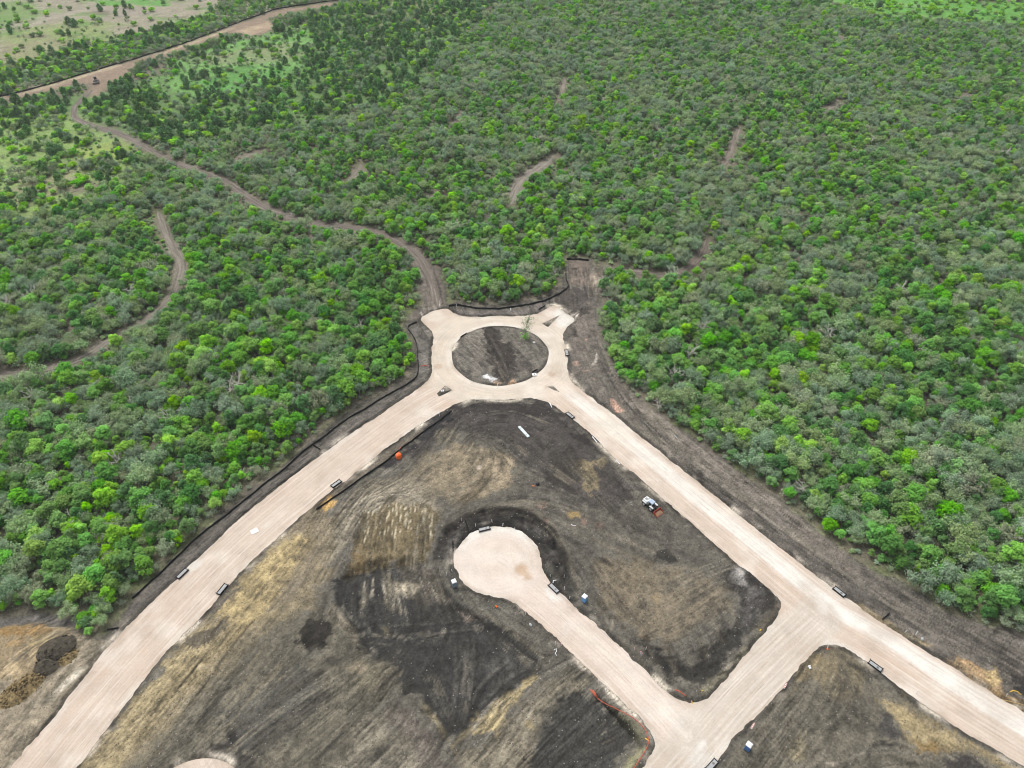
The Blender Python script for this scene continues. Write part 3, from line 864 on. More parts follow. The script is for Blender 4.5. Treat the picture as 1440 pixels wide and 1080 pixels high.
# lower middle strip and dark corner by the junction
patch([(690, 1040), (760, 960), (830, 925), (850, 960), (800, 985), (760, 1030), (750, 1100), (640, 1100), (640, 1060)], (120, 113, 98), 2.0, 1.6, .85, .9, .45)
patch([(628, 1050), (648, 1036), (662, 1030), (678, 1004), (713, 980), (752, 946), (758, 955), (722, 991), (696, 1028), (668, 1036), (650, 1040), (634, 1056)], (158, 144, 110), 1.0, 1.3, .98, .5, .35)
stroke([(590, 985), (612, 1010), (632, 1046)], 1.2, (146, 134, 104), .7, .6)
patch([(736, 1010), (748, 1018), (758, 1026), (742, 1030)], (152, 138, 104), 1, 1.5, .5)
patch([(800, 972), (832, 972), (860, 1000), (893, 1045), (880, 1060), (862, 1100), (745, 1100), (750, 1050), (772, 1010)], (76, 75, 71), 1.0, 1.2, .96, .8, .25, .8)
patch([(755, 1000), (800, 970), (790, 1000), (762, 1040)], (88, 86, 80), 1.4, 1.5, .6)
patch([(845, 985), (872, 1000), (900, 1022), (910, 1040), (900, 1046), (872, 1010)], (112, 110, 90), .8, .8, .9)
patch([(868, 1100), (872, 1070), (893, 1050), (905, 1046), (912, 1056), (896, 1090)], (134, 131, 103), .8, .8, .9)
patch([(770, 895), (830, 945), (850, 965), (835, 970), (800, 935), (760, 900)], (92, 90, 82), 1, 1, .8)
patch([(735, 885), (752, 890), (762, 905), (748, 908)], (132, 126, 108), 1, 1.2, .6)
# lower right block
patch([(1100, 970), (1147, 915), (1178, 908), (1240, 955), (1440, 1085), (1440, 1300), (960, 1300), (1010, 1080)], (108, 103, 91), 1.5, 1.2, .95, .8, .35)
patch([(1140, 925), (1165, 910), (1215, 940), (1220, 980), (1180, 990), (1140, 960)], (128, 117, 94), 2.0, 1.8, .8, .9, .5)
patch([(1226, 962), (1260, 979), (1293, 1004), (1351, 1026), (1382, 1044), (1440, 1080), (1500, 1120), (1440, 1110), (1391, 1074), (1367, 1059), (1330, 1059), (1318, 1071), (1287, 1059), (1269, 1034), (1244, 1007), (1226, 985)], (148, 134, 103), 1.8, 1.8, .98, .9, .3)
patch([(1282, 1040), (1310, 1040), (1330, 1056), (1316, 1072), (1290, 1062)], (134, 112, 74), 1.2, 1.2, .8)
patch([(1232, 990), (1258, 1004), (1272, 1040), (1240, 1040), (1225, 1020)], (84, 81, 77), 1.2, 1.2, .8, .6, .5)
patch([(1322, 1064), (1360, 1060), (1395, 1080), (1410, 1120), (1330, 1120)], (74, 71, 68), 1.2, 1.2, .85)
patch([(1215, 1050), (1240, 1042), (1262, 1048), (1240, 1058), (1220, 1066)], (66, 64, 60), .8, 1, .8, .5, .4, 1.2)
patch([(1195, 935), (1215, 940), (1240, 965), (1225, 962)], (74, 71, 66), .8, .8, .8)
patch([(1240, 958), (1262, 970), (1300, 996), (1290, 996), (1250, 972)], (78, 74, 68), .7, .7, .7)
patch([(1120, 950), (1145, 922), (1165, 910), (1160, 918), (1140, 945), (1112, 975)], (140, 126, 98), .7, .8, .8)
patch([(1110, 1040), (1130, 1030), (1135, 1070), (1110, 1080)], (134, 124, 98), 1.5, 1.5, .6, .6, .6)
patch([(1155, 1070), (1165, 1068), (1176, 1076), (1160, 1080)], (176, 164, 150), .8, .8, .7)
for k in range(9):
    stroke([(1104 + k * 14, 1060 - k * 3), (1130 + k * 12, 1010 - k * 3), (1160 + k * 8, 950)], .7, (124, 119, 104) if k % 2 else (82, 79, 73), .6, .4)
stroke([(1190, 1070), (1215, 1055), (1250, 1052), (1290, 1062)], .9, (136, 132, 122), .6, .5)
# pairs of wheel and blade marks along the working directions
for k_, S_ in enumerate(STROKES):
    if k_ in (43, 44):
        continue
    for q in range(3):
        P0 = np.array(S_, float) + np.array([rnd.uniform(-16, 16), rnd.uniform(-10, 10)])
        P0[:, 0] += np.linspace(rnd.uniform(-8, 8), rnd.uniform(-8, 8), len(P0))
        col = rnd.choice([(136, 129, 114), (128, 121, 106), (62, 60, 56), (58, 55, 52)])
        o_ = rnd.uniform(.3, .6)
        for dx in (0, rnd.choice([7, 9, 11])):
            stroke([(a_ + dx, b_ + dx * .3) for a_, b_ in P0], rnd.uniform(.25, .55), col, .35, o_, .3, 1.1)
# dark rim along road edges: shade of the cut bank painted into the soil
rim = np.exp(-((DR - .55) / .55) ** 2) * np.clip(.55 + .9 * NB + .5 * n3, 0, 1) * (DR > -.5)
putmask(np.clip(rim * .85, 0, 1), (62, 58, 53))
pale = np.exp(-((DR - .5) / 1.0) ** 2) * sstep(.05, .5, fbm(XX, YY, 7, 61, 3)) * (DR > -.6)
putmask(np.clip(pale * .8, 0, 1), (196, 186, 170))
# streaks are ridges and furrows of drier and damper soil
inside_site = sstep(2, -2, SITE_D)
AMPL = np.clip(.62 + .8 * fbm(XX, YY, 20, 48, 3), .15, 1.15)
tone = 1 + inside_site * (AMPL * (.13 * ST + .13 * np.clip(LFULL, -2.2, 2.2)) + (.12 + .20 * ROUGH) * NF + .12 * ROUGH * NB) + .12 * n3 + .10 * NB
fl = .42 * inside_site * sstep(.6, 1.9, np.abs(ST))
SOIL *= np.clip(tone, .45, 1.7)[..., None]
lum = SOIL.mean(-1)
SOIL *= np.where(inside_site > .5, np.clip((lum / .113), 0.2, 3) ** .36, 1)[..., None]

# ---- heights
HZ = np.zeros_like(XX)
HZ += (1 - inside_site) * (.25 * n2 + .1 * n3)
HZ += inside_site * (.06 * AMPL * ST * (.5 + ROUGH) + ROUGH * .16 * NF + ROUGH * (.16 * NB + .08 * n3) + .12 * n2)
bank = sstep(-.15, .55, DR) * .42 - .16
HZ = HZ * sstep(.3, 2.5, DR) + bank
HZ[FS] += .8 * ridge * (.7 + .7 * NB[FS] + .4 * NF[FS]) * (DR[FS] > 1)
def hline(pts, w, dz, fe=.5):
    P = resample(chaikin(ats(pts), False, 1), 1.5)
    r = op_mask(P, fe, .1, 0, w)
    if r:
        HZ[r[0]] += r[1] * dz
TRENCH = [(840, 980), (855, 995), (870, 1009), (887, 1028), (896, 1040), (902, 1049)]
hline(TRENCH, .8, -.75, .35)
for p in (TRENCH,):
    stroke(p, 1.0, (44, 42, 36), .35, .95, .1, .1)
hline([(478, 854), (505, 888), (530, 932)], 2.0, -.5, 1.0)
hline([(606, 792), (618, 812), (632, 850), (655, 862)], 1.5, -.35, 1.0)
hline([(486, 806), (560, 794), (606, 792)], 2.5, -.4, 1.5)
hline([(700, 985), (740, 955), (770, 935)], 1.5, -.3, .8)
hline([(612, 800), (626, 835), (655, 860), (705, 890), (745, 925)], 1.0, -.2, .6)
BASIN = True
def hpoly(pts, dz, fe, rough=0.0):
    r = op_mask(ats(pts), fe, .8, 0)
    if r:
        HZ[r[0]] += r[1] * (dz + rough * (NB[r[0]] + .6 * n3[r[0]]))
hpoly([(422, 878), (440, 870), (462, 878), (468, 900), (450, 912), (424, 912)], .5, 1.0, .35)
hpoly([(486, 800), (520, 790), (606, 786), (618, 812), (632, 850), (680, 880), (745, 905), (765, 940), (735, 955), (690, 985), (655, 1028), (625, 1035), (590, 985), (545, 940), (505, 905), (478, 855), (474, 820)], -1.1, 3.0, .12)
hpoly([(490, 770), (560, 765), (610, 760), (606, 792), (560, 796), (486, 808)], -.4, 3.0, .15)
hpoly([(455, 835), (472, 815), (486, 835), (498, 880), (486, 886), (462, 862)], .9, 1.2, .4)
hpoly([(750, 1040), (772, 1010), (800, 975), (832, 975), (860, 1000), (893, 1045), (880, 1060), (862, 1100), (745, 1100)], -.5, 1.2, .1)
hpoly([(800, 640), (840, 650), (835, 690), (810, 690)], .4, 1.5, .15)
hpoly([(884, 902), (912, 900), (950, 935), (985, 935), (1020, 895), (1050, 850), (1060, 880), (1030, 920), (985, 965), (960, 962), (925, 940)], -.3, 1.6, .3)
hpoly([(1020, 800), (1045, 800), (1094, 842), (1096, 858), (1075, 862), (1050, 845), (1030, 820)], .25, 1.2, .3)
hpoly([(520, 935), (552, 930), (556, 945), (530, 985), (495, 960)], .5, 1.2, .1)
hpoly([(676, 463), (694, 461), (724, 492), (728, 520), (712, 538), (700, 533), (688, 512)], -.15, 1.2, .25)
hpoly([(-200, 890), (0, 884), (60, 878), (104, 890), (112, 908), (88, 916), (50, 938), (30, 960), (-200, 1000)], .9, 2.0, .35)
hpoly([(918, 782), (934, 776), (950, 784), (944, 796), (922, 796)], .25, 1.0, .3)
HZ = np.where(DR < -.3, np.minimum(HZ, -.15), HZ)
fadef = np.clip((YY - 800) / 2000, 0, 1)
HZ = HZ * (1 - fadef)

def hgt(x, y):
    i = int(np.clip(np.searchsorted(GX, x), 1, NXg - 1))
    j = int(np.clip(np.searchsorted(GY, y), 1, NYg - 1))
    tx = (x - GX[i - 1]) / (GX[i] - GX[i - 1])
    ty = (y - GY[j - 1]) / (GY[j] - GY[j - 1])
    tx, ty = min(max(tx, 0), 1), min(max(ty, 0), 1)
    return float((HZ[j - 1, i - 1] * (1 - tx) + HZ[j - 1, i] * tx) * (1 - ty) + (HZ[j, i - 1] * (1 - tx) + HZ[j, i] * tx) * ty)

def grid_mesh(name, X, Y, Z):
    ny, nx = X.shape
    me = bpy.data.meshes.new(name)
    V = np.stack([X, Y, Z], -1).reshape(-1, 3).astype(np.float32)
    j, i = np.mgrid[0:ny - 1, 0:nx - 1]
    a = (j * nx + i).ravel()
    F = np.stack([a, a + 1, a + nx + 1, a + nx], 1).astype(np.int32)
    me.vertices.add(len(V))
    me.vertices.foreach_set('co', V.ravel())
    me.loops.add(F.size)
    me.loops.foreach_set('vertex_index', F.ravel())
    me.polygons.add(len(F))
    me.polygons.foreach_set('loop_start', np.arange(0, F.size, 4, dtype=np.int32))
    me.polygons.foreach_set('use_smooth', np.ones(len(F), bool))
    me.update(calc_edges=True)
    return me

def setcol(me, name, arr):
    a = me.attributes.new(name, 'FLOAT_COLOR', 'POINT')
    A = np.ones((len(arr), 4), np.float32)
    A[:, :arr.shape[1]] = arr
    a.data.foreach_set('color', A.ravel())

def setf(me, name, arr):
    a = me.attributes.new(name, 'FLOAT', 'POINT')
    a.data.foreach_set('value', np.asarray(arr, np.float32))

def ground_mat(nt, out):
    t = NT(nt)
    p = t.pos()
    soil = t.attr('soil').outputs['Color']
    a = t.noise(p, 1.6, 6, .78)
    b = t.noise(p, .55, 5, .65)
    f = t.math('ADD', t.math('MULTIPLY', t.ramp(a, [(.30, .0), (.70, 1.0)]), 1.15), t.math('MULTIPLY', t.ramp(b, [(.32, 0.0), (.68, 1.0)]), .36))
    f = t.math('ADD', f, .30)
    c = t.scalecol(soil, f)
    # scattered pale stones and dark clods
    v = t.n('ShaderNodeTexVoronoi', feature='F1')
    t.link(p, v.inputs['Vector'])
    v.inputs['Scale'].default_value = 1.35
    v.inputs['Randomness'].default_value = 1.0
    sp = t.math('MULTIPLY', t.math('LESS_THAN', v.outputs['Distance'], .20), t.math('GREATER_THAN', t.noise(p, .35, 3), .48))
    sep = t.n('ShaderNodeSeparateColor')
    t.link(v.outputs['Color'], sep.inputs[0])
    sp2 = t.math('MULTIPLY', sp, t.math('GREATER_THAN', sep.outputs[0], .86))
    c = t.mix(c, (.36, .34, .30), t.math('MULTIPLY', sp2, .6))
    sp3 = t.math('MULTIPLY', sp, t.math('LESS_THAN', sep.outputs[0], .55))
    c = t.mix(c, (.030, .028, .024), t.math('MULTIPLY', sp3, .75))
    h = t.math('ADD', a, t.math('MULTIPLY', b, 1.2))
    t.pbr(out, c, .95, 0, t.bump(h, .8, .35), .15)
M_GROUND = mat('bare_soil', ground_mat)
gm = grid_mesh('ground', XX, YY, HZ)
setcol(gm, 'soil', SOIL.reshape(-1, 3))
gm.materials.append(M_GROUND)
ground = bpy.data.objects.new('ground', gm)
COL.objects.link(ground)
tag(ground, 'graded bare grey and tan soil running out into grass and forest floor', 'ground', kind='structure')

# ------------------------------------------------------------------ roads
CENTER = [   # centreline px, half width (m), base tone, v-side pale
 ('left', ats([(-110, 1320), (-20, 1190), (62, 1080), (190, 930), (300, 812), (390, 730), (500, 640), (600, 565), (640, 548)]), 8.0),
 ('right', ats([(780, 552), (830, 590), (900, 648), (1000, 733), (1080, 798), (1160, 866), (1240, 911), (1330, 972), (1440, 1040), (1750, 1228)]), 8.0),
 ('cross', ats([(1150, 868), (1100, 915), (1030, 985), (960, 1070), (860, 1180), (760, 1290)]), 8.0),
 ('court', ats([(700, 790), (760, 835), (850, 915), (920, 985), (965, 1035)]), 6.5),
]
CENTER = [(n, resample(chaikin(P, False, 2), 2.0), w) for n, P, w in CENTER]

def road_uv(X, Y):
    """per point: (u, v, weight) of the road strips, the roundabout and the court circle"""
    res = []
    for n, P, w in CENTER:
        L = np.r_[0, np.cumsum(np.hypot(*np.diff(P, axis=0).T))]
        bd = np.full(X.shape, 1e9)
        bu, bv = np.zeros_like(X), np.zeros_like(X)
        for i in range(len(P) - 1):
            a, b = P[i], P[i + 1]
            dd = b - a
            l = math.hypot(*dd)
            tt = ((X - a[0]) * dd[0] + (Y - a[1]) * dd[1]) / (l * l)
            tc = np.clip(tt, 0, 1)
            ex, ey = X - a[0] - tc * dd[0], Y - a[1] - tc * dd[1]
            dist = np.hypot(ex, ey)
            m = dist < bd
            sgn = np.sign(dd[0] * (Y - a[1]) - dd[1] * (X - a[0]))
            bd = np.where(m, dist, bd)
            bu = np.where(m, L[i] + tc * l, bu)
            bv = np.where(m, sgn * dist, bv)
        res.append((bu, bv, np.clip(1.25 - bd / w, 0, 1) ** 1.5 + 1e-4))
    r = np.hypot(X - ISL_C[0], Y - ISL_C[1])
    a = np.arctan2(Y - ISL_C[1], X - ISL_C[0])
    res.append((a * (ISL_R + 5), r - ISL_R - 4.5, np.clip(1.3 - np.abs(r - ISL_R - 4) / 8.0, 0, 1) ** 1.5 * 1.3))
    r = np.hypot(X - CDS_C[0], Y - CDS_C[1])
    a = np.arctan2(Y - CDS_C[1], X - CDS_C[0])
    res.append((a * 7.0, r - 6, np.where(r < CDS_R + 3, 1.1, 0) * sstep(CDS_R + 3, CDS_R - 1, r) * sstep(1.0, 5.0, r) + .0))
    return res

def make_surface(name, loops, label, spacing=.8, z=0.0):
    lo = loops[0].min(0)
    hi = loops[0].max(0)
    gx, gy = np.meshgrid(np.arange(lo[0], hi[0], spacing), np.arange(lo[1], hi[1], spacing))
    gx = gx + NR.uniform(-.2, .2, gx.shape)
    gy = gy + NR.uniform(-.2, .2, gy.shape)
    D = sdf(gx, gy, loops[0])
    for h in loops[1:]:
        D = np.maximum(D, -sdf(gx, gy, h))
    k = D < -.45
    pts = [Vector(p) for p in np.c_[gx[k], gy[k]]]
    edges = []
    for l in loops:
        o = len(pts)
        pts += [Vector(p) for p in l]
        edges += [(o + i, o + (i + 1) % len(l)) for i in range(len(l))]
    V, E, F, *_ = delaunay_2d_cdt(pts, edges, [], 0, 1e-4)
    V = np.array([tuple(v) for v in V])
    F = np.array([tuple(f) for f in F])
    c = V[F].mean(1)
    ok = inside(c[:, 0], c[:, 1], loops[0])
    for h in loops[1:]:
        ok &= ~inside(c[:, 0], c[:, 1], h)
    F = F[ok]
    e1, e2 = V[F[:, 1]] - V[F[:, 0]], V[F[:, 2]] - V[F[:, 0]]
    fl = (e1[:, 0] * e2[:, 1] - e1[:, 1] * e2[:, 0]) < 0
    F[fl] = F[fl][:, ::-1]
    zz = z + .02 * fbm(V[:, 0], V[:, 1], 3, 8, 2)
    me = bpy.data.meshes.new(name)
    me.from_pydata(np.c_[V, zz].tolist(), [], F.tolist())
    me.polygons.foreach_set('use_smooth', [True] * len(me.polygons))
    me.update()
    uv = road_uv(V[:, 0], V[:, 1])
    W = np.array([q[2] for q in uv])
    order = np.argsort(-W, axis=0)
    ar = np.arange(len(V))
    U = np.array([q[0] + 131.0 * i for i, q in enumerate(uv)])
    Vv = np.array([q[1] for q in uv])
    w1, w2 = W[order[0], ar], W[order[1], ar]
    # tone: pink-tan limestone base, paler swept lanes
    X, Y = V[:, 0], V[:, 1]
    base = np.tile(np.array(alb((215, 195, 177))), (len(V), 1))
    def lay(m, c):
        base[:] = base * (1 - m[:, None]) + np.array(alb((c[0] * .972, c[1] * .972, c[2] * .962))) * m[:, None]
    nn = fbm(X, Y, 18, 5, 3)
    lay(np.clip(.5 + nn, 0, 1) * .5, (228, 214, 200))
    ur, vr, wr = uv[1]
    lay(sstep(.4, 1.4, vr + .8 * nn) * sstep(.25, .6, wr) * (.75 + .25 * sstep(20, 110, ur)), (252, 247, 240))
    uc, vc, wc = uv[3]
    lay(sstep(.2, .6, wc) * .75, (236, 221, 210))
    rcd = np.hypot(X - CDS_C[0], Y - CDS_C[1])
    lay(sstep(CDS_R + 3, CDS_R - 2, rcd) * .9, (242, 229, 219))
    lay(sstep(CDS_R - 4, CDS_R, rcd) * sstep(CDS_R + 2, CDS_R + .2, rcd) * sstep(0, 8, Y - CDS_C[1]) * .9, (250, 247, 240))
    lay(np.exp(-(np.hypot(X - CDS_C[0] - 1, Y - CDS_C[1] - 1) / 6) ** 2) * .5, (226, 205, 186))
    lay(sstep(.25, .6, uv[2][2]) * .9, (220, 209, 197))
    risl = np.hypot(X - ISL_C[0], Y - ISL_C[1]) - ISL_R
    lay(sstep(14, 9, risl) * .75, (233, 221, 205))
    lay(sstep(2.2, .6, risl) * .7, (245, 237, 226))
    for q, rad, c, o in (((800, 446), 7, (246, 243, 236), .95), ((606, 444), 6, (240, 232, 218), .6), ((779, 548), 8, (240, 222, 206), .5), ((650, 520), 5, (226, 206, 186), .5), ((860, 600), 9, (242, 232, 218), .6), ((734, 800), 2.2, (200, 166, 130), .7), ((741, 810), 1.4, (196, 160, 124), .6),
                         ((1155, 850), 3, (250, 246, 240), .6), ((988, 1047), 1.3, (250, 246, 240), .8), ((1361, 1006), 2.0, (212, 196, 182), .7), ((616, 515), 1.8, (212, 186, 162), .7), ((776, 526), 1.6, (206, 180, 158), .7), ((320, 838), 2.5, (246, 242, 236), .9), ((268, 795), 3, (240, 236, 228), .8), ((782, 836), 3, (246, 242, 236), .7), ((990, 1075), 4, (240, 236, 230), .5)):
        cc = at(*q)
        dd = np.hypot(X - cc[0], (Y - cc[1])) + fbm(X, Y, 2.5, 15, 2) * rad * .4
        lay(sstep(rad, rad * .5, dd) * o, c)
    lay(np.exp(-((uv[3][1] + .6 * nn) / 1.0) ** 2) * sstep(.3, .7, wc) * sstep(16, 30, uc) * .7, (250, 240, 228))
    de = seg_dist(X, Y, loops[0], True)
    for h_ in loops[1:]:
        de = np.minimum(de, seg_dist(X, Y, h_, True))
    lay(sstep(1.5, .1, de) * sstep(-.1, .5, fbm(X, Y, 5, 91, 3)) * .6, (176, 160, 142))
    lay(sstep(2.2, .3, de) * sstep(0, .5, fbm(X, Y, 9, 93, 3)) * .6, (248, 242, 232))
    lay(sstep(.15, .6, fbm(X, Y, 11, 95, 4)) * .45, (200, 182, 165))
    lay(sstep(.2, .6, fbm(X, Y, 7, 97, 4)) * .5, (246, 238, 228))
    setcol(me, 'tone', base)
    setf(me, 'u1', U[order[0], ar]); setf(me, 'v1', Vv[order[0], ar])
    setf(me, 'u2', U[order[1], ar]); setf(me, 'v2', Vv[order[1], ar])
    setf(me, 'wt', sstep(0, 1, w2 / (w1 + w2 + 1e-9) * 1.0))
    setf(me, 'sk', np.where(order[0, ar] == 5, .3, np.where(order[0, ar] == 4, .55, 1.0)) * (1 - .0 * w2))
    me.materials.append(M_ROAD)
    o = bpy.data.objects.new(name, me)
    COL.objects.link(o)
    return tag(o, label, 'road', kind='structure')

def road_mat(nt, out):
    t = NT(nt)
    p = t.pos()
    def strk(u, v, seed):
        cb = t.n('ShaderNodeCombineXYZ')
        t.link(t.math('MULTIPLY', t.attr(u).outputs['Fac'], .022), cb.inputs[0])
        t.link(t.attr(v).outputs['Fac'], cb.inputs[1])
        cb.inputs[2].default_value = seed
        a = t.noise(cb.outputs[0], 1.5, 7, .7, .3)
        cb2 = t.n('ShaderNodeCombineXYZ')
        t.link(t.math('MULTIPLY', t.attr(u).outputs['Fac'], .05), cb2.inputs[0])
        t.link(t.attr(v).outputs['Fac'], cb2.inputs[1])
        cb2.inputs[2].default_value = seed + 4
        b = t.noise(cb2.outputs[0], 3.0, 5, .65, .5)
        return a, b
    a1, b1 = strk('u1', 'v1', 0.0)
    a2, b2 = strk('u2', 'v2', 3.0)
    w = t.attr('wt').outputs['Fac']
    def lerp(x, y):
        o = t.n('ShaderNodeMix', data_type='FLOAT')
        t.link(w, o.inputs[0]); t.link(x, o.inputs[2]); t.link(y, o.inputs[3])
        return o.outputs[0]
    A, B = lerp(a1, a2), lerp(b1, b2)
    sk = t.attr('sk').outputs['Fac']
    c = t.attr('tone').outputs['Color']
    c = t.mix(c, alb((252, 243, 232)), t.math('MULTIPLY', t.math('MULTIPLY', t.ramp(A, [(.5, 0.0), (.66, 1.0)]), .5), sk))
    c = t.mix(c, alb((206, 184, 165)), t.math('MULTIPLY', t.ramp(A, [(.34, 1.0), (.48, 0.0)]), t.math('MULTIPLY', sk, .5)))
    c = t.mix(c, alb((168, 150, 134)), t.math('MULTIPLY', t.ramp(B, [(.30, 1.0), (.42, 0.0)]), t.math('MULTIPLY', sk, .6)))
    g = t.noise(p, 1.7, 6, .75)
    c = t.scalecol(c, t.ramp(g, [(.25, .84), (.75, 1.08)]))
    g2 = t.noise(p, .22, 4, .6)
    c = t.scalecol(c, t.ramp(g2, [(.3, .90), (.7, 1.06)]))
    t.pbr(out, c, .95, 0, t.bump(t.math('ADD', g, t.math('MULTIPLY', B, .8)), .5, .08), .1)
M_ROAD = mat('crushed_limestone', road_mat)
road = make_surface('road', [road_out, island] + splits, 'pale crushed limestone road base with a roundabout, a side street and a round court')
court2 = make_surface('turning_circle', [cds2], 'pale limestone turning circle cut off by the bottom of the picture', 1.2)

# ------------------------------------------------------------------ dirt tracks in the wood
def track_mat(nt, out):
    t = NT(nt)
    p = t.pos()
    v = t.attr('v').outputs['Fac']
    u = t.attr('u').outputs['Fac']
    cb = t.n('ShaderNodeCombineXYZ')
    t.link(t.math('MULTIPLY', u, .05), cb.inputs[0])
    t.link(v, cb.inputs[1])
    s = t.noise(cb.outputs[0], 1.1, 5, .6, .3)
    c = t.attr('tone').outputs['Color']
    c = t.mix(c, (.10, .088, .075), t.math('MULTIPLY', t.ramp(s, [(.36, 1.0), (.5, 0.0)]), .65))
    c = t.mix(c, (.34, .30, .26), t.math('MULTIPLY', t.ramp(s, [(.52, 0.0), (.66, 1.0)]), .5))
    c = t.scalecol(c, t.ramp(t.noise(p, 1.4, 5, .6), [(.3, .75), (.7, 1.15)]))
    t.pbr(out, c, .95, 0, t.bump(s, .8, .4), .1)
M_TRACK = mat('track_dirt', track_mat)
TRK_W = []
def make_track(pts, w, c, name='dirt_track', label=None):
    P = resample(chaikin(ats(pts), False, 2), 2.0)
    TRK_W.append((P, w))
    T = np.gradient(P, axis=0)
    T /= np.linalg.norm(T, axis=1)[:, None] + 1e-9
    N = np.c_[-T[:, 1], T[:, 0]]
    K = 9
    L = np.r_[0, np.cumsum(np.hypot(*np.diff(P, axis=0).T))]
    V, U, Vv, ton = [], [], [], []
    for i in range(len(P)):
        wl_ = w / 2 * (1 + .35 * float(fbm(np.array([L[i]]), np.array([w * 7.0]), 9, 3, 3)[0]))
        wr_ = w / 2 * (1 + .35 * float(fbm(np.array([L[i]]), np.array([w * 13.0]), 9, 5, 3)[0]))
        tp = min(1, (i + .3) / 4, (len(P) - i - .7) / 4)
        for k in range(K):
            s = k / (K - 1) * 2 - 1
            o = s * (wl_ if s > 0 else wr_) * tp
            q = P[i] + N[i] * o
            e = 1 - abs(s)
            V.append((q[0], q[1], hgt(q[0], q[1]) + (.10 if e > .01 else -.05) + .05 * math.cos(s * 9)))
            U.append(L[i]); Vv.append(o)
            ton.append(alb(c))
    F = [(i * K + k, (i + 1) * K + k, (i + 1) * K + k + 1, i * K + k + 1) for i in range(len(P) - 1) for k in range(K - 1)]
    me = bpy.data.meshes.new(name)
    me.from_pydata(V, [], [f[::-1] for f in F])
    me.update()
    setcol(me, 'tone', np.array(ton))
    setf(me, 'u', U); setf(me, 'v', Vv)
    me.materials.append(M_TRACK)
    o = bpy.data.objects.new(name, me)
    COL.objects.link(o)
    tag(o, label, 'path', kind='structure')
TL = {'main': 'rutted brown dirt track winding from the roundabout to the far graded strip', 'left': 'pale overgrown trail curving through the left wood',
      'middle': 'short pale clearing trail in the middle of the wood', 'right': 'short brown trail gap in the upper right wood', 'near': 'faint brown trail leading from the dirt apron into the right wood'}
for n, p, w, c in TRACKS:
    make_track(p, w * (1.0 if n == 'main' else 1.0), c, label=TL[n])
for p, w in BITS:
    make_track(p, w * .6, (146, 138, 124), label='small bare earth gap between the trees')

# ------------------------------------------------------------------ materials of objects
M_BLACK = simple('black_geotextile', (.012, .012, .013), .85)
M_WOOD = simple('weathered_timber', (.20, .16, .11), .8)
M_CONC = simple('pale_concrete', (.36, .37, .37), .85, scale=2)
M_FRAME = simple('black_painted_frame', (.016, .016, .017), .7)
M_WHITE = simple('white_plastic', (.78, .79, .80), .45, var=.06)
M_BLUEP = simple('blue_plastic', (.17, .40, .72), .45)
M_GREYP = simple('faded_blue_grey_plastic', (.22, .28, .33), .5)
M_VENT = simple('dark_vent', (.05, .05, .06), .6)
M_ORANGE = simple('orange_plastic', (.86, .15, .02), .4, var=.1)
M_RED = simple('red_tape', (.50, .10, .05), .6, var=.4)
M_PINK = simple('pink_ribbon', (.75, .12, .20), .6)
M_YEL = simple('yellow_conduit', (.70, .45, .06), .45)
M_PIPE = simple('pale_blue_pipe', (.72, .82, .86), .35, var=.06)
M_TYRE = simple('rubber', (.02, .02, .02), .85)
M_GLASS = simple('tinted_glass', (.03, .04, .05), .08, spec=.6)
M_MWHITE = simple('machine_white', (.70, .72, .72), .35, var=.1)
M_ROOF = simple('machine_grey_blue', (.36, .44, .55), .35, var=.1)
M_RUST = simple('red_bucket_paint', (.38, .055, .03), .55, var=.35)
M_STEEL = simple('worn_steel', (.18, .17, .16), .45, metal=.6)
M_EARTH = simple('reddish_earth', (.28, .17, .10), .95, var=.4)

# ------------------------------------------------------------------ silt fences
post_me = MB().box((0, 0, .5), (.06, .06, 1.0), .008).mesh('post', M_WOOD)
def silt_fence(pts, label, h=.75, step=1.2, post_every=4.5, lean=.06):
    P = resample(chaikin(ats(pts), False, 1), step)
    P = P + np.c_[fbm(P[:, 0], P[:, 1], 5, 9, 2), fbm(P[:, 0], P[:, 1], 5, 19, 2)] * .25
    o0 = P[0]
    root = thing('silt_fence', label, 'silt fence', (o0[0], o0[1], hgt(*o0)), 0, 'black silt fences around the site')
    T = np.gradient(P, axis=0)
    T /= np.linalg.norm(T, axis=1)[:, None] + 1e-9
    N = np.c_[-T[:, 1], T[:, 0]]
    mb = MB()
    V, F = [], []
    z0 = hgt(*o0)
    prof = [(.30, -.02), (.05, .06), (.04, .4), (.02 + lean, 1.0), (-.02 + lean, 1.0), (-.02, .4), (-.06, .0)]
    K = len(prof)
    for i in range(len(P)):
        g = hgt(*P[i])
        hh = h * (1 + .14 * math.sin(i * 2.1) * math.cos(i * .7)) - (.1 if i % 4 == 2 else 0)
        for a, z in prof:
            q = P[i] - o0 + N[i] * a * (1 if abs(a) < .2 else 1)
            V.append((q[0], q[1], g - z0 + z * hh))
    for i in range(len(P) - 1):
        for k in range(K - 1):
            F.append((i * K + k, (i + 1) * K + k, (i + 1) * K + k + 1, i * K + k + 1))
    F.append(tuple(range(K)))
    F.append(tuple((len(P) - 1) * K + k for k in range(K))[::-1])
    mb.add(V, F)
    mb.obj('fabric', M_BLACK, root)
    total = len(P) * step
    n = min(95, max(2, int(total / post_every)))
    for k in range(n):
        i = int(round(k * (len(P) - 1) / (n - 1)))
        o = bpy.data.objects.new('post', post_me)
        COL.objects.link(o)
        o.parent = root
        q = P[i] - o0 + N[i] * .11
        o.location = (q[0], q[1], hgt(*P[i]) - z0 - .02)
        o.rotation_euler = (0, 0, rnd.uniform(0, 3))
        o.scale = (1, 1, h / .8)
    return root
silt_fence(FENCES_PX['long'], 'long black silt fence between the left wood and the pale road up to the roundabout', .66)
silt_fence(FENCES_PX['north'], 'curved black silt fence in front of the trees behind the roundabout', .75)
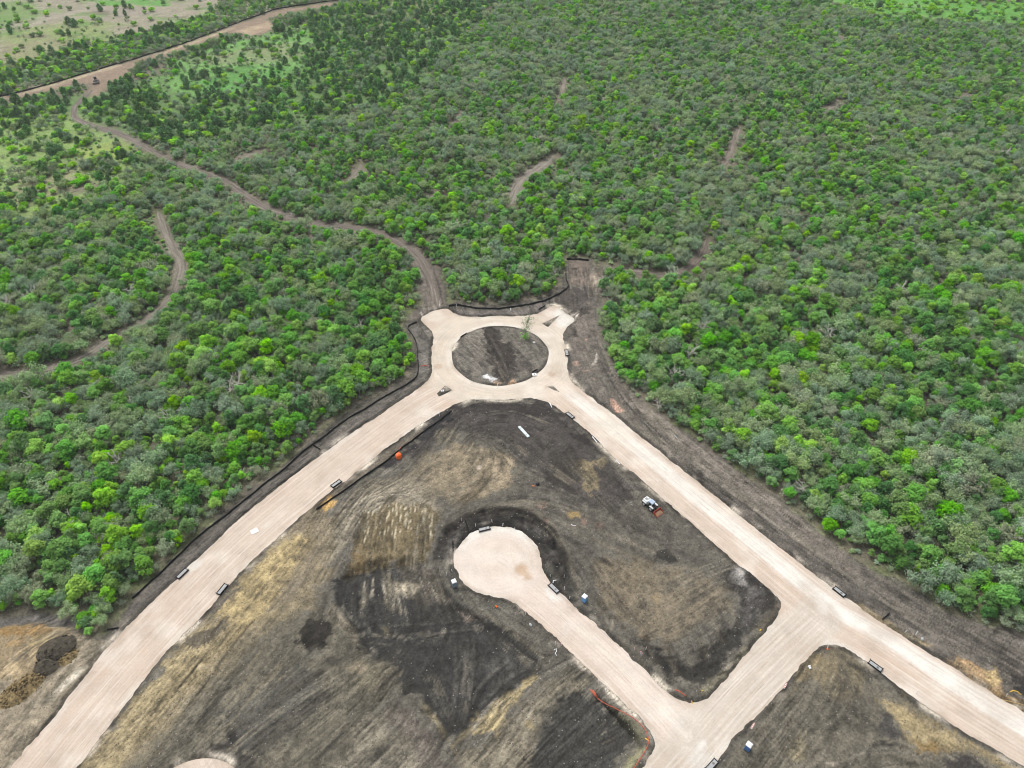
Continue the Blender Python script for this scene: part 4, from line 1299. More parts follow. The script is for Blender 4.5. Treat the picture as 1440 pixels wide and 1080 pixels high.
silt_fence(FENCES_PX['block'], 'straight black silt fence on the inner side of the left road, beside the orange tank', .66)
silt_fence(FENCES_PX['far'], 'far black silt fence along the tan graded strip at the upper left', .8, 4.0, 12)
silt_fence([(797, 366), (812, 366), (828, 367.5)], 'short black silt fence across the top of the dirt apron', .8)
silt_fence([(439, 627), (445, 630), (451, 634)], 'short black silt fence stub between the long fence and the left road', .7)
silt_fence([(1240, 873), (1245, 869), (1250, 864)], 'short black silt fence stub on the tan verge of the right road', .7)
silt_fence([(654, 735), (657, 742), (660, 749)], 'short black silt fence stub above the upper left edge of the round court', .8)
silt_fence([(636, 762), (636, 769), (636.5, 776)], 'short black silt fence stub left of the round court', .8)
silt_fence([(648, 476), (652, 472.5), (656, 470)], 'short black silt fence stub inside the roundabout on its upper left rim', .6)
silt_fence([(758, 437), (762, 434.5), (766, 431.5)], 'short black silt fence stub beside the upper right stub road', .6)
silt_fence([(748, 525), (752, 522.5), (756, 520.5)], 'short black silt fence stub inside the roundabout beside the white slab', .5)
silt_fence([(152, 886.5), (160, 885.5), (168, 884)], 'black torn silt fence end on dark soil beside the lower left road', .5)

# ------------------------------------------------------------------ kerb inlets with black filter frames
def inlet(px, py, deg_px, label, first=None, L=3.2, W=1.25):
    """deg_px: direction of the long side given by a pixel vector"""
    a = np.array(at(px - deg_px[0] / 2, py - deg_px[1] / 2))
    b = np.array(at(px + deg_px[0] / 2, py + deg_px[1] / 2))
    d = b - a
    c = (a + b) / 2
    rz = math.atan2(d[1], d[0])
    z = .05
    if first:
        o = dup(first, (c[0], c[1], z), rz, label)
        return o
    r = thing('kerb_inlet', label, 'kerb inlet', (c[0], c[1], z), rz, 'kerb inlets framed in black along the roads')
    m = MB()
    m.box((0, 0, .12), (L - .3, W - .3, .42), .03)
    m.obj('concrete_lid', M_CONC, r)
    m = MB().lathe([(.28, .333), (.28, .37), (.24, .38)], 14, (.55, 0, 0))
    m.obj('manhole_cover', M_STEEL, r)
    for s in (-1, 1):
        MB().box((0, s * (W / 2 - .07), .2), (L, .12, .58), .02).obj('side_board', M_FRAME, r)
        MB().box((s * (L / 2 - .06), 0, .2), (.12, W - .265, .54), .02).obj('end_board', M_FRAME, r)
    for sx in (-1, 1):
        for sy in (-1, 1):
            MB().box((sx * (L / 2 + .04), sy * (W / 2 + .04), .3), (.08, .08, .85), .01).obj('post', M_FRAME, r)
    return r
in0 = inlet(779, 828, (12, 11.5), 'black framed kerb inlet with grey lid on the round court neck')
for px, py, dv, lb in [
 (473, 681, (12, -8.5), 'black framed kerb inlet by the left road near the inner silt fence'),
 (256.5, 807.5, (10, -9.5), 'black framed kerb inlet by the left road beside the long silt fence'),
 (313, 829.5, (9, -11), 'black framed kerb inlet by the left road beside the yellow clay'),
 (681, 744.5, (14, -3.5), 'black framed kerb inlet at the top edge of the round court'),
 (801.5, 585, (10, 8), 'black framed kerb inlet on the inner edge of the right road just below the roundabout'),
 (797, 497, (2, 10), 'black framed kerb inlet on the outer right rim of the roundabout'),
 (1180, 833, (12, 9.5), 'black framed kerb inlet on the outer edge of the right road opposite the side street'),
 (1230.5, 937.5, (13, 9.5), 'black framed kerb inlet on the lower edge of the right road past the junction'),
 (1000.5, 1077, (9, -10), 'black framed kerb inlet on the side street edge cut by the bottom of the picture')]:
    inlet(px, py, dv, lb, in0)

# ------------------------------------------------------------------ portable toilets
def toilet(px, py, label, body=M_BLUEP, rz=.8):
    c = at(px, py)
    r = thing('portable_toilet', label, 'portable toilet', (c[0], c[1], hgt(*c)), rz, 'portable toilets on the bare soil')
    MB().box((0, 0, .08), (1.22, 1.22, .16), .03).obj('base', M_VENT, r)
    w = MB()
    w.box((0, 0, 1.13), (1.12, 1.12, 1.94), .05)
    for s in (-1, 1):
        for k in range(4):
            w.box((s * .57, -.42 + k * .28, 1.13), (.04, .1, 1.7), .012)
            w.box((-.42 + k * .28, .57, 1.13), (.1, .04, 1.7), .012)
    w.obj('cabin', body, r)
    d = MB().box((0, -.578, 1.08), (.78, .05, 1.76), .015).obj('door', body, r)
    MB().box((.28, -.62, 1.05), (.06, .04, .2), .01).obj('handle', M_VENT, d)
    v = MB()
    for k in range(3):
        v.box((0, -.612, 1.72 + k * .06), (.4, .02, .03))
    v.obj('vent', M_VENT, d)
    rf = MB()
    rf.hull([(sx * .62, sy * .62, 2.12) for sx in (-1, 1) for sy in (-1, 1)] + [(sx * .60, sy * .60, 2.2) for sx in (-1, 1) for sy in (-1, 1)] + [(sx * .35, sy * .35, 2.36) for sx in (-1, 1) for sy in (-1, 1)])
    rf = rf.obj('roof', M_WHITE, r)
    MB().lathe([(.06, 2.3), (.06, 2.52), (.09, 2.53), (.09, 2.58)], 10, (.38, .38, 0)).obj('vent_pipe', M_WHITE, rf)
    return r
toilet(639, 825, 'faded grey blue portable toilet with white roof left of the round court', M_GREYP, .45)
toilet(821.5, 846, 'bright blue portable toilet with white roof right of the round court neck', M_BLUEP, .85)
toilet(1050.5, 1054, 'dark blue portable toilet with white roof below the side street', simple('navy_plastic', (.09, .22, .50), .45), .85)

# ------------------------------------------------------------------ white loader with red bucket
def loader():
    a, b = np.array(at(903, 704)), np.array(at(927, 724))
    d = b - a
    c = (a + b) / 2 * 1.0
    r = thing('wheel_loader', 'white compact loader with a blue grey cab roof and a red bucket', 'loader', (c[0], c[1], hgt(*c)), math.atan2(d[1], d[0]))
    fr = MB()
    fr.box((-.6, 0, .78), (3.4, 1.0, .45), .06)
    fr.box((.9, 0, .8), (1.0, .9, .5), .06)
    fr.obj('chassis', M_STEEL, r)
    e = MB()
    e.hull([(-2.55, s * .82, 1.0) for s in (-1, 1)] + [(-2.6, s * .8, 1.75) for s in (-1, 1)] + [(-2.3, s * .78, 1.98) for s in (-1, 1)] + [(-.95, s * .8, 2.05) for s in (-1, 1)] + [(-.9, s * .84, 1.0) for s in (-1, 1)])
    e = e.obj('engine_hood', M_MWHITE, r)
    g = MB()
    for k in range(5):
        g.box((-2.15 + k * .2, 0, 2.025), (.09, .9, .05), .01)
    g.obj('hood_vent', M_VENT, e)
    MB().lathe([(.06, 2.0), (.06, 2.55), (.08, 2.56)], 10, (-1.3, .5, 0)).obj('exhaust', M_STEEL, e)
    cb = MB()
    cb.hull([(-.55, s * .72, 1.0) for s in (-1, 1)] + [(.75, s * .7, 1.0) for s in (-1, 1)] + [(-.5, s * .66, 2.5) for s in (-1, 1)] + [(.6, s * .62, 2.5) for s in (-1, 1)])
    cb = cb.obj('cab', M_GLASS, r)
    rf = MB()
    rf.hull([(-.7, s * .78, 2.5) for s in (-1, 1)] + [(.95, s * .7, 2.5) for s in (-1, 1)] + [(-.62, s * .7, 2.66) for s in (-1, 1)] + [(.85, s * .62, 2.66) for s in (-1, 1)])
    rf.obj('cab_roof', M_ROOF, cb)
    for sx in (-.55, .72):
        for s in (-1, 1):
            MB().tube([(sx, s * .72, 1.0), (sx * .9, s * .66, 2.5)], .06, 6).obj('cab_pillar', M_MWHITE, cb)
    for x in (-1.75, .85):
        for s in (-1, 1):
            M = Matrix.Rotation(math.pi / 2, 4, 'X')
            w = MB().lathe([(.40, -.22), (.66, -.24), (.76, -.12), (.76, .12), (.66, .24), (.40, .22)], 20, (x, s * .92, .74), M).obj('wheel', M_TYRE, r)
            MB().lathe([(.38, -.18), (.40, -.235), (.12, -.25), (.12, .25), (.40, .235), (.38, .18)], 14, (x, s * .92, .74), M).obj('rim', M_MWHITE, w)
            MB().hull([(x + q * .7, s * y, 1.45) for q in (-1, 1) for y in (.7, 1.18)] + [(x + q * .45, s * y, 1.62) for q in (-1, 1) for y in (.7, 1.18)]).obj('mudguard', M_MWHITE, r)
    for s in (-1, 1):
        MB().tube([(.3, s * .42, 1.7), (1.3, s * .45, 1.35), (2.05, s * .5, .55)], [.13, .14, .11], 6).obj('lift_arm', M_STEEL, r)
    # bucket: open shell seen from above
    prof = [(2.1, 1.0), (2.05, .35), (2.3, .08), (3.75, .05), (3.75, .14), (2.36, .18), (2.2, .42), (2.25, 1.0)]
    bk = MB()
    for q, (p0) in enumerate([-1.3]):
        n = len(prof)
        V = [(x, y, z) for y in (-1.35, 1.35) for x, z in prof]
        bk.add(V, [tuple(range(n))[::-1], tuple(range(n, 2 * n))] + [(i, (i + 1) % n, n + (i + 1) % n, n + i) for i in range(n)])
    for s in (-1, 1):
        bk.hull([(x, s * y, z) for y in (1.29, 1.36) for x, z in ((2.08, 1.0), (2.06, .35), (2.3, .05), (3.7, .05), (3.72, .3), (2.7, .98))])
    bk = bk.obj('bucket', M_RUST, r)
    m = MB()
    n = 9
    V = [(2.32 + 1.3 * i / (n - 1), -1.2 + 2.4 * j / (n - 1), .22 + .3 * math.exp(-((i / 8 - .35) ** 2) * 6) * math.exp(-((j / 8 - .5) ** 2) * 3) + rnd.uniform(0, .05)) for j in range(n) for i in range(n)]
    m.add(V, [(j * n + i, j * n + i + 1, (j + 1) * n + i + 1, (j + 1) * n + i) for j in range(n - 1) for i in range(n - 1)])
    m.obj('earth_load', M_EARTH, bk, smooth=True)
loader()

# ------------------------------------------------------------------ other things on the site
def orange_tank():
    c = at(561, 645)
    z = hgt(*c)
    r = thing('tank', 'bright orange round tank standing on soil beside the inner silt fence', 'tank', (c[0], c[1], z))
    MB().lathe([(.70, 0), (.80, .1), (.84, .5), (.84, 1.3), (.76, 1.62), (.5, 1.8), (.24, 1.84)], 24).obj('body', M_ORANGE, r, smooth=True)
    MB().lathe([(.22, 1.82), (.24, 1.86), (.24, 1.95), (.16, 1.98)], 14).obj('cap', M_ORANGE, r)
    for zz in (.45, .9, 1.35):
        MB().lathe([(.835, zz - .04), (.87, zz - .03), (.87, zz + .03), (.835, zz + .04)], 24).obj('rib', M_ORANGE, r)
    e = np.array(at(561, 631)) - np.array(c)
    MB().tube([(-.2, .6, 1.55), (-.5, 1.0, 1.0), (-.45, 1.6, .25), (-.2, e[1] * .6, .12), (e[0] + .3, e[1] * .85, .15), (e[0] + .6, e[1], .3)], .09, 8).obj('hose', M_RED, r, smooth=True)
orange_tank()

def black_bundle():
    c = at(756, 682)
    r = thing('bundle', 'small black bundle of folded sheeting beside an orange scrap in the upper block', 'bundle', (c[0], c[1], hgt(*c)), .3)
    m = MB()
    P = []
    for k in range(60):
        v = Vector((rnd.gauss(0, 1), rnd.gauss(0, 1), abs(rnd.gauss(0, 1)))).normalized()
        P.append((v.x * .72 * rnd.uniform(.8, 1), v.y * .6 * rnd.uniform(.8, 1), v.z * .75 * rnd.uniform(.8, 1)))
    m.hull(P + [(.6, 0, 0), (-.6, 0, 0), (0, .5, 0), (0, -.5, 0)])
    m.obj('sheeting', M_BLACK, r)
    MB().tube([(-.5, -.55, .1), (-.2, -.3, .6), (.1, 0, .76), (.3, .3, .6), (.55, .55, .1)], .06, 6).obj('strap', M_VENT, r)
    c = at(749.5, 684)
    s = MB()
    s.hull([(-.45, -.2, 0), (.5, -.3, 0), (.4, .35, 0), (-.3, .3, 0), (-.3, -.1, .18), (.3, .2, .14), (.2, -.2, .2)])
    tag(s.obj('sheet', simple('orange_scrap', (.50, .14, .06), .7), None, (c[0], c[1], hgt(*c))), 'crumpled orange scrap of sheet beside the small black bundle', 'sheet')
black_bundle()

def pipe_bundle():
    a, b = np.array(at(730, 600.5)), np.array(at(743.5, 615))
    d = b - a
    L = math.hypot(*d)
    c = (a + b) / 2
    r = thing('pipe_bundle', 'pale blue white bundle of plastic pipes lying on dark soil below the roundabout', 'pipe bundle', (c[0], c[1], hgt(*c)), math.atan2(d[1], d[0]))
    for k in range(5):
        MB().tube([(-L / 2 + rnd.uniform(-.1, .1), -.38 + k * .19, .1), (L / 2 + rnd.uniform(-.1, .1), -.38 + k * .19, .1)], .095, 10).obj('pipe', M_PIPE, r)
    for k in range(4):
        MB().tube([(-L / 2 + rnd.uniform(-.1, .1), -.285 + k * .19, .265), (L / 2 + rnd.uniform(-.1, .1), -.285 + k * .19, .265)], .095, 10).obj('pipe', M_PIPE, r)
    for x in (-L * .3, L * .3):
        MB().box((x, 0, .39), (.12, .8, .06), .01).obj('strap', M_WOOD, r)
pipe_bundle()

def lone_pipe(p, q, label, m=M_WHITE, rad=.11, name='pipe', cat='pipe'):
    a, b = np.array(at(*p)), np.array(at(*q))
    d = b - a
    c = (a + b) / 2
    L = math.hypot(*d)
    o = MB()
    o.tube([(-L / 2, 0, rad), (-L / 2 + .25, 0, rad), (-L / 2 + .26, 0, rad), (L / 2, 0, rad)], [rad * 1.35, rad * 1.35, rad, rad], 10)
    tag(o.obj(name, m, None, (c[0], c[1], hgt(*c)), math.atan2(d[1], d[0])), label, cat)
lone_pipe((833, 615.5), (839.5, 623.5), 'single white plastic pipe lying along the inner edge of the upper right road', rad=.14)
lone_pipe((866.5, 648), (871.5, 653.5), 'short white plastic pipe beside the right road, just below the tan clay patch', rad=.12)
lone_pipe((773, 568), (776, 574), 'white plastic pipe piece on the road edge below the roundabout', rad=.14)
lone_pipe((1137, 938), (1139, 942), 'short thick white pipe standing out on the brown soil right of the side street', rad=.28)
lone_pipe((948, 613), (952.5, 618), 'grey plastic pipe on the dark verge right of the upper right road', M_CONC, .14)
lone_pipe((718, 435), (718.5, 438), 'small white pipe end on the soil below the curved silt fence', rad=.1)

def cord(pts, label, m, rad, name='hose', cat='hose', z=.06):
    P = resample(chaikin(ats(pts), False, 2), .8)
    o0 = P[0]
    z0 = hgt(*o0)
    V = [(p[0] - o0[0], p[1] - o0[1], max(hgt(*p) - z0, -.35) + z) for p in P]
    o = MB().tube(V, rad, 7).obj(name, m, None, (o0[0], o0[1], z0), 0, True)
    return tag(o, label, cat)
cord([(829, 970.5), (836.7, 980), (848, 988), (857, 993), (870, 999), (882, 1005.5), (895.5, 1014), (905.5, 1024), (912, 1037), (911.7, 1048), (905.5, 1060), (892, 1080), (876, 1106)],
     'long red orange hose lying beside the trench at the side street corner', M_RED, .09)
cord([(833, 972.5), (835.5, 976), (838, 979), (839.5, 981.5)], 'tangle of red orange tape at the upper end of the trench', M_RED, .22, 'tape', 'tape')
cord([(949, 971), (955, 973), (960, 977), (964, 980)], 'orange tape strip on the inside corner of the court street', M_RED, .13, 'tape', 'tape')
cord([(1420, 973.5), (1424, 971.3), (1430, 972.5), (1435, 978)], 'yellow curved conduit on the soil at the far right edge', M_YEL, .13, 'conduit', 'conduit')
cord([(1410, 984), (1425, 989), (1440, 992), (1462, 1000)], 'tan yellow conduit along the right road edge', simple('tan_conduit', (.45, .30, .12), .5), .1, 'conduit', 'conduit')
cord([(906.5, 1039), (909.5, 1041), (912.5, 1043)], 'yellow conduit stub beside the red orange hose', M_YEL, .12, 'conduit', 'conduit')
cord([(592, 516.5), (598, 514.5), (603, 516)], 'orange tape strip on the grey verge left of the roundabout', M_RED, .16, 'tape', 'tape')
cord([(803, 738), (807, 739.5), (805, 741), (810, 740)], 'twisted white plastic strip in the upper block below the yellow clay spot', M_WHITE, .09, 'strip', 'plastic strip')
cord([(779, 915), (783, 912.5), (783.5, 917), (779.5, 917.5), (782, 921), (782.5, 923)], 'looped white wire on dark soil left of the court street', M_WHITE, .08, 'wire', 'wire')
cord([(972, 986), (973.5, 987), (974, 989)], 'small yellow conduit stub at the inside corner of the side street', M_YEL, .12, 'conduit', 'conduit')
cord([(986.5, 972.5), (988.5, 971.5)], 'tiny yellow conduit stub on the tan strip beside the side street', M_YEL, .12, 'conduit', 'conduit')
cord([(1068, 888), (1070, 886)], 'small yellow conduit stub on the soil at the upper end of the side street', M_YEL, .12, 'conduit', 'conduit')
cord([(884, 709), (889, 707), (886, 711), (890, 712)], 'white plastic strip scraps on dark soil left of the white loader', M_CONC, .08, 'strip', 'plastic strip')
cord([(782, 828 - 9), (778, 826 - 8.5), (777.5, 822)], 'bent white plastic strip behind the court inlet frame', M_WHITE, .12, 'strip', 'plastic strip')

def slab(px, py, s, h, label, m=M_WHITE, rz=.1, hole=True):
    c = at(px, py)
    r = thing('manhole_slab', label, 'manhole slab', (c[0], c[1], max(hgt(*c), 0)), rz)
    MB().box((0, 0, h / 2), (s, s * .85, h), .04).obj('slab', m, r)
    MB().lathe([(s * .2, h - .01), (s * .2, h + .03), (s * .17, h + .035)], 14).obj('cover', M_STEEL if hole else m, r)
M_SLAB = simple('white_lime_slab', (.72, .72, .70), .8, var=.1)
slab(751.5, 527.5, 1.5, .35, 'white square manhole slab on the lower right rim of the roundabout island', M_SLAB)
slab(751, 482.5, .9, .25, 'small white slab on the right part of the roundabout island', M_SLAB)
slab(358, 747, 2.0, .12, 'white square slab on the middle of the left road', M_SLAB, .6, False)
slab(622, 550.5, 1.0, .2, 'small white slab on the lower left splitter island', M_SLAB)

# survey stakes
stake_me = MB().box((0, 0, .65), (.15, .08, 1.3), .01).mesh('lath', M_WHITE)
rib_me = MB().box((0, 0, 1.12), (.22, .16, .16), .02).box((.2, .03, 1.05), (.3, .03, .1)).mesh('ribbon', M_PINK)
STK = [(649, 735), (692, 735), (724, 745), (668.5, 741), (707, 740), (636, 805), (628, 810), (774, 812), (793, 815), (794, 830), (730, 859), (725, 866), (739, 865), (781, 907), (892, 915), (901, 921), (908, 914), (789, 909),
       (841, 963), (851, 974), (902, 923), (527, 654), (618, 586), (642, 432.5), (573, 461.5), (1414, 980), (1440, 983), (1288, 975), (1287, 893), (1272, 890), (1163, 912), (668, 566), (688, 564.5), (700, 566), (801, 842), (700, 543)]
def stake_label(px, py):
    if py < 470: return 'white survey lath at the black silt fence beside the roundabout'
    if py < 600: return 'white survey lath on the dark soil edge just below the roundabout'
    if px < 640 and py < 700: return 'white survey lath next to the inner silt fence of the left road'
    if px < 640: return 'white survey lath near the faded grey toilet'
    if px < 730 and py < 760: return 'white survey lath on the dark ring above the round court'
    if 765 < px < 810 and py < 850: return 'white survey lath behind the inlet at the court neck'
    if px < 800: return 'white survey lath with pink ribbon on the soil left of the court street'
    if px < 880: return 'white survey lath on the soil above the trench'
    if px < 920: return 'white survey lath with pink ribbon on the soil right of the court street'
    if px < 1200: return 'white survey lath at the brown corner right of the side street'
    if px < 1300: return 'white survey lath beside the lower right road'
    return 'white survey lath on the tan verge at the far right edge'
for k, (px, py) in enumerate(STK):
    c = at(px, py)
    r = thing('survey_stake', stake_label(px, py), 'survey stake', (c[0], c[1], hgt(*c) - .05), rnd.uniform(0, 3), 'survey stakes on the bare soil')
    r.rotation_euler = (rnd.uniform(-.12, .12), rnd.uniform(-.12, .12), rnd.uniform(0, 3))
    for nm, me in (('lath', stake_me), ('ribbon', rib_me)):
        if nm == 'ribbon' and 'pink' not in r['label']:
            continue
        o = bpy.data.objects.new(nm, me)
        COL.objects.link(o)
        o.parent = r

def barrier_scrap(px, py, label, rz):
    c = at(px, py)
    r = thing('barrier_board', label, 'barrier board', (c[0], c[1], hgt(*c) + .02), rz)
    MB().box((0, 0, .12), (1.5, .38, .14), .03).obj('board', M_WHITE, r)
    for x in (-.5, 0, .5):
        MB().box((x, 0, .197), (.24, .37, .02)).obj('stripe', M_RED, r)
barrier_scrap(1104, 965, 'red and white barrier board on the edge of the side street below the junction', .9)
barrier_scrap(1058, 1022, 'red and white barrier board lying above the dark blue toilet', .9)
for px, py, s, m, lb, nm in [(698, 854, .36, M_ORANGE, 'small orange block on grey soil below the round court', 'block'), (746, 880, .55, M_CONC, 'pale grey boulder on the soil left of the court street', 'boulder'),
                             (1163, 914, .28, M_ORANGE, 'small orange block on the brown corner below the junction', 'block'), (1296, 900, .5, M_CONC, 'pale stone block on the right verge', 'block')]:
    c = at(px, py)
    P = [(rnd.gauss(0, 1), rnd.gauss(0, 1), rnd.gauss(0, 1)) for _ in range(30)]
    P = [Vector(p).normalized() * s * rnd.uniform(.8, 1.0) for p in P]
    P = [(p.x * 1.2, p.y * .8, max(p.z, -.2) * .8 + .15) for p in P]
    tag(MB().hull(P).obj(nm, m, None, (c[0], c[1], hgt(*c)), rnd.uniform(0, 3)), lb, nm)

# earth piles at the left edge
def clod_mat(c1, c2):
    def b(nt, out):
        t = NT(nt)
        p = t.pos()
        a = t.noise(p, 1.3, 6, .65)
        c = t.mix(c1, c2, t.ramp(a, [(.35, 0.0), (.65, 1.0)]))
        t.pbr(out, c, .95, 0, t.bump(a, 1.0, .5), .1)
    return b
M_DPILE = mat('dark_clods', clod_mat(alb((72, 67, 60)), alb((104, 97, 84))))
M_TPILE = mat('tan_clods', clod_mat(alb((96, 86, 66)), alb((172, 150, 108))))
def pile(px, py, rx, ry, h, rz, m, label, rocks=0, seed=0):
    c = np.array(at(px, py))
    n = 40
    ii = np.linspace(-1, 1, n)
    gx, gy = np.meshgrid(ii, ii)
    rr = np.hypot(gx, gy)
    z = h * np.clip(1 - rr ** 1.7, -.12, 1) ** 1.0 if False else h * (np.clip(1 - rr, 0, 1) ** .8) * (1 + .35 * fbm(gx, gy, .7, 40 + seed, 4)) + .35 * fbm(gx, gy, .22, 50 + seed, 3) * np.clip(1.1 - rr, 0, 1) - .15
    V = [(gx[j, i] * rx, gy[j, i] * ry, z[j, i]) for j in range(n) for i in range(n)]
    F = [(j * n + i, j * n + i + 1, (j + 1) * n + i + 1, (j + 1) * n + i) for j in range(n - 1) for i in range(n - 1) if rr[j, i] < 1.02]
    mb = MB().add(V, F)
    rr_ = random.Random(seed)
    for k in range(rocks):
        a, q = rr_.uniform(0, 6.28), rr_.uniform(0, .95) ** .6
        s = rr_.uniform(.12, .42)
        cx_, cy_ = q * math.cos(a) * rx, q * math.sin(a) * ry
        zz = h * max(0, 1 - q) ** .8
        P = [Vector((rr_.gauss(0, 1), rr_.gauss(0, 1), rr_.gauss(0, 1))).normalized() * s * rr_.uniform(.7, 1) for _ in range(12)]
        mb.hull([(p.x + cx_, p.y + cy_, p.z + zz) for p in P])
    tag(mb.obj('earth_pile', m, None, (c[0], c[1], hgt(*c)), rz, True), label, 'earth pile')
pile(80, 915, 4.5, 3.2, 1.7, .5, M_DPILE, 'dark brown earth pile in front of the tan bank at the left', 20, 1)
pile(66, 935, 3.6, 3.2, 1.6, .3, M_DPILE, 'dark round earth pile next to the cobbles at the left', 12, 2)
pile(32, 968, 6.0, 3.6, 1.3, 1.0, M_TPILE, 'heap of broken tan cobbles at the left edge', 140, 3)
pile(94, 925, 3.0, 2.4, .8, .6, M_TPILE, 'low tan clod heap right of the dark piles', 40, 4)

# far machine on the graded strip
def dozer():
    c = np.array(at(136, 117))
    r = thing('bulldozer', 'dark bulldozer parked on the far tan graded strip', 'bulldozer', (c[0], c[1], hgt(*c)), -1.2)
    MB().hull([(-2.2, s * 1.0, .9) for s in (-1, 1)] + [(1.9, s * .9, .9) for s in (-1, 1)] + [(1.8, s * .8, 2.1) for s in (-1, 1)] + [(-2.1, s * .9, 2.0) for s in (-1, 1)]).obj('body', M_STEEL, r)
    MB().box((-.9, 0, 2.75), (1.7, 1.6, 1.5), .12).obj('cab', M_GLASS, r)
    for s in (-1, 1):
        MB().hull([(x, s * y, z) for y in (1.05, 1.6) for x, z in ((-2.6, .5), (-2.2, 0), (2.0, 0), (2.5, .5), (2.0, 1.05), (-2.2, 1.05))]).obj('track', M_TYRE, r)
    MB().hull([(3.0, s * 2.0, z) for s in (-1, 1) for z in (.05, 1.4)] + [(3.2, s * 2.0, z) for s in (-1, 1) for z in (.05, 1.35)]).obj('blade', M_STEEL, r)
dozer()
# ------------------------------------------------------------------ vegetation
def leaf_mat(name, c, hue=.02, transl=.38):
    def b(nt, out):
        t = NT(nt)
        oi = t.n('ShaderNodeObjectInfo')
        tint = t.attr('tint').outputs['Fac']
        h = t.n('ShaderNodeHueSaturation')
        h.inputs['Color'].default_value = (*c, 1)
        t.link(t.math('ADD', t.math('MULTIPLY', oi.outputs['Random'], hue * 2), .5 - hue), h.inputs['Hue'])
        r2 = t.math('FRACT', t.math('MULTIPLY', oi.outputs['Random'], 17.31))
        t.link(t.math('ADD', t.math('MULTIPLY', r2, .3), .85), h.inputs['Saturation'])
        t.link(t.math('MULTIPLY', tint, t.math('ADD', t.math('MULTIPLY', t.math('FRACT', t.math('MULTIPLY', oi.outputs['Random'], 7.77)), .45), .78)), h.inputs['Value'])
        d = t.n('ShaderNodeBsdfDiffuse')
        t.link(h.outputs[0], d.inputs['Color'])
        tr = t.n('ShaderNodeBsdfTranslucent')
        t.link(h.outputs[0], tr.inputs['Color'])
        m = t.n('ShaderNodeMixShader')
        m.inputs[0].default_value = transl
        t.link(d.outputs[0], m.inputs[1])
        t.link(tr.outputs[0], m.inputs[2])
        t.link(m.outputs[0], out.inputs['Surface'])
    return mat(name, b)

M_BARK = simple('grey_bark', (.28, .255, .225), .95, var=.35, scale=6)
M_TWIG = leaf_mat('grey_twigs', (.39, .44, .33), .01, 0.0)
M_DEADW = simple('bleached_dead_wood', (.64, .60, .55), .9, var=.25, scale=5)
M_LIME = leaf_mat('leaf_lime', (.30, .57, .07), .015)
M_GREEN = leaf_mat('leaf_green', (.215, .475, .07), .018)
M_MID = leaf_mat('leaf_mid_green', (.205, .405, .105), .018)
M_DEEP = leaf_mat('leaf_deep_green', (.135, .305, .09), .015)
M_OLIVE = leaf_mat('leaf_grey_olive', (.325, .45, .215), .018)
M_SAGE = leaf_mat('leaf_grey_sage', (.285, .41, .255), .018)
M_TAN = leaf_mat('leaf_tan_bud', (.36, .42, .26), .018)
M_EVER = leaf_mat('needle_dark', (.125, .265, .09), .015, .28)

class TB:
    """trunk/limbs as tubes and a crown of leaf clumps, z up, base at origin"""
    def __init__(s, seed):
        s.r = random.Random(seed)
        s.wood = MB()
        s.tw = MB()
        s.LV, s.LF, s.LT, s.LM = [], [], [], []
    def limb(s, p, d, L, r0, r1, n=4, bend=.25, sides=5, mb=None):
        pts = [Vector(p)]
        d = Vector(d).normalized()
        for i in range(n):
            d = (d + Vector((s.r.gauss(0, 1), s.r.gauss(0, 1), s.r.gauss(0, .6))) * bend / n ** .5).normalized()
            pts.append(pts[-1] + d * L / n)
        rad = [r0 + (r1 - r0) * i / n for i in range(n + 1)]
        (mb or s.wood).tube(pts, rad, sides)
        return pts, d
    def leaf(s, c, nrm, size, tint, m=0, asp=1.0):
        nrm = Vector(nrm).normalized()
        a = nrm.cross(Vector((s.r.gauss(0, 1), s.r.gauss(0, 1), s.r.gauss(0, 1)))).normalized()
        b = nrm.cross(a)
        a = a * size * asp
        b = b * size * .8
        o = len(s.LV)
        c = Vector(c)
        k = s.r.uniform(-.25, .25) * size
        s.LV += [c - a * s.r.uniform(.7, 1.1) - b * .4, c + b * -1.0 + a * .2 + nrm * k, c + a * s.r.uniform(.7, 1.1), c + b + a * .1 - nrm * k]
        s.LF.append((o, o + 1, o + 2, o + 3))
        s.LT += [tint] * 4
        s.LM.append(m)
    def lobe(s, c, R, n, size, tint, fill=.35, m=0, up=.6, flat=.8):
        for k in range(n):
            v = Vector((s.r.gauss(0, 1), s.r.gauss(0, 1), s.r.gauss(0, 1) + .25)).normalized()
            q = s.r.uniform(fill, 1.0) ** .5
            p = Vector(c) + Vector((v.x * R, v.y * R, v.z * R * flat)) * q * s.r.uniform(.85, 1.12)
            nr = v * .9 + Vector((s.r.gauss(0, .55), s.r.gauss(0, .55), s.r.gauss(0, .4) + up + .35))
            s.leaf(p, nr, size * s.r.uniform(.6, 1.25), tint * s.r.uniform(.82, 1.18), m)
    def crown_mesh(s, name, mats):
        me = bpy.data.meshes.new(name)
        V = s.LV + [Vector(v) for v in s.tw.v]
        o = len(s.LV)
        me.from_pydata([tuple(v) for v in V], [], s.LF + [tuple(i + o for i in f) for f in s.tw.f])
        for m in mats:
            me.materials.append(m)
        mi = s.LM + [len(mats) - 1] * len(s.tw.f)
        me.polygons.foreach_set('material_index', mi)
        setf(me, 'tint', np.array(s.LT + [1.0] * len(s.tw.v)))
        me.update()
        return me

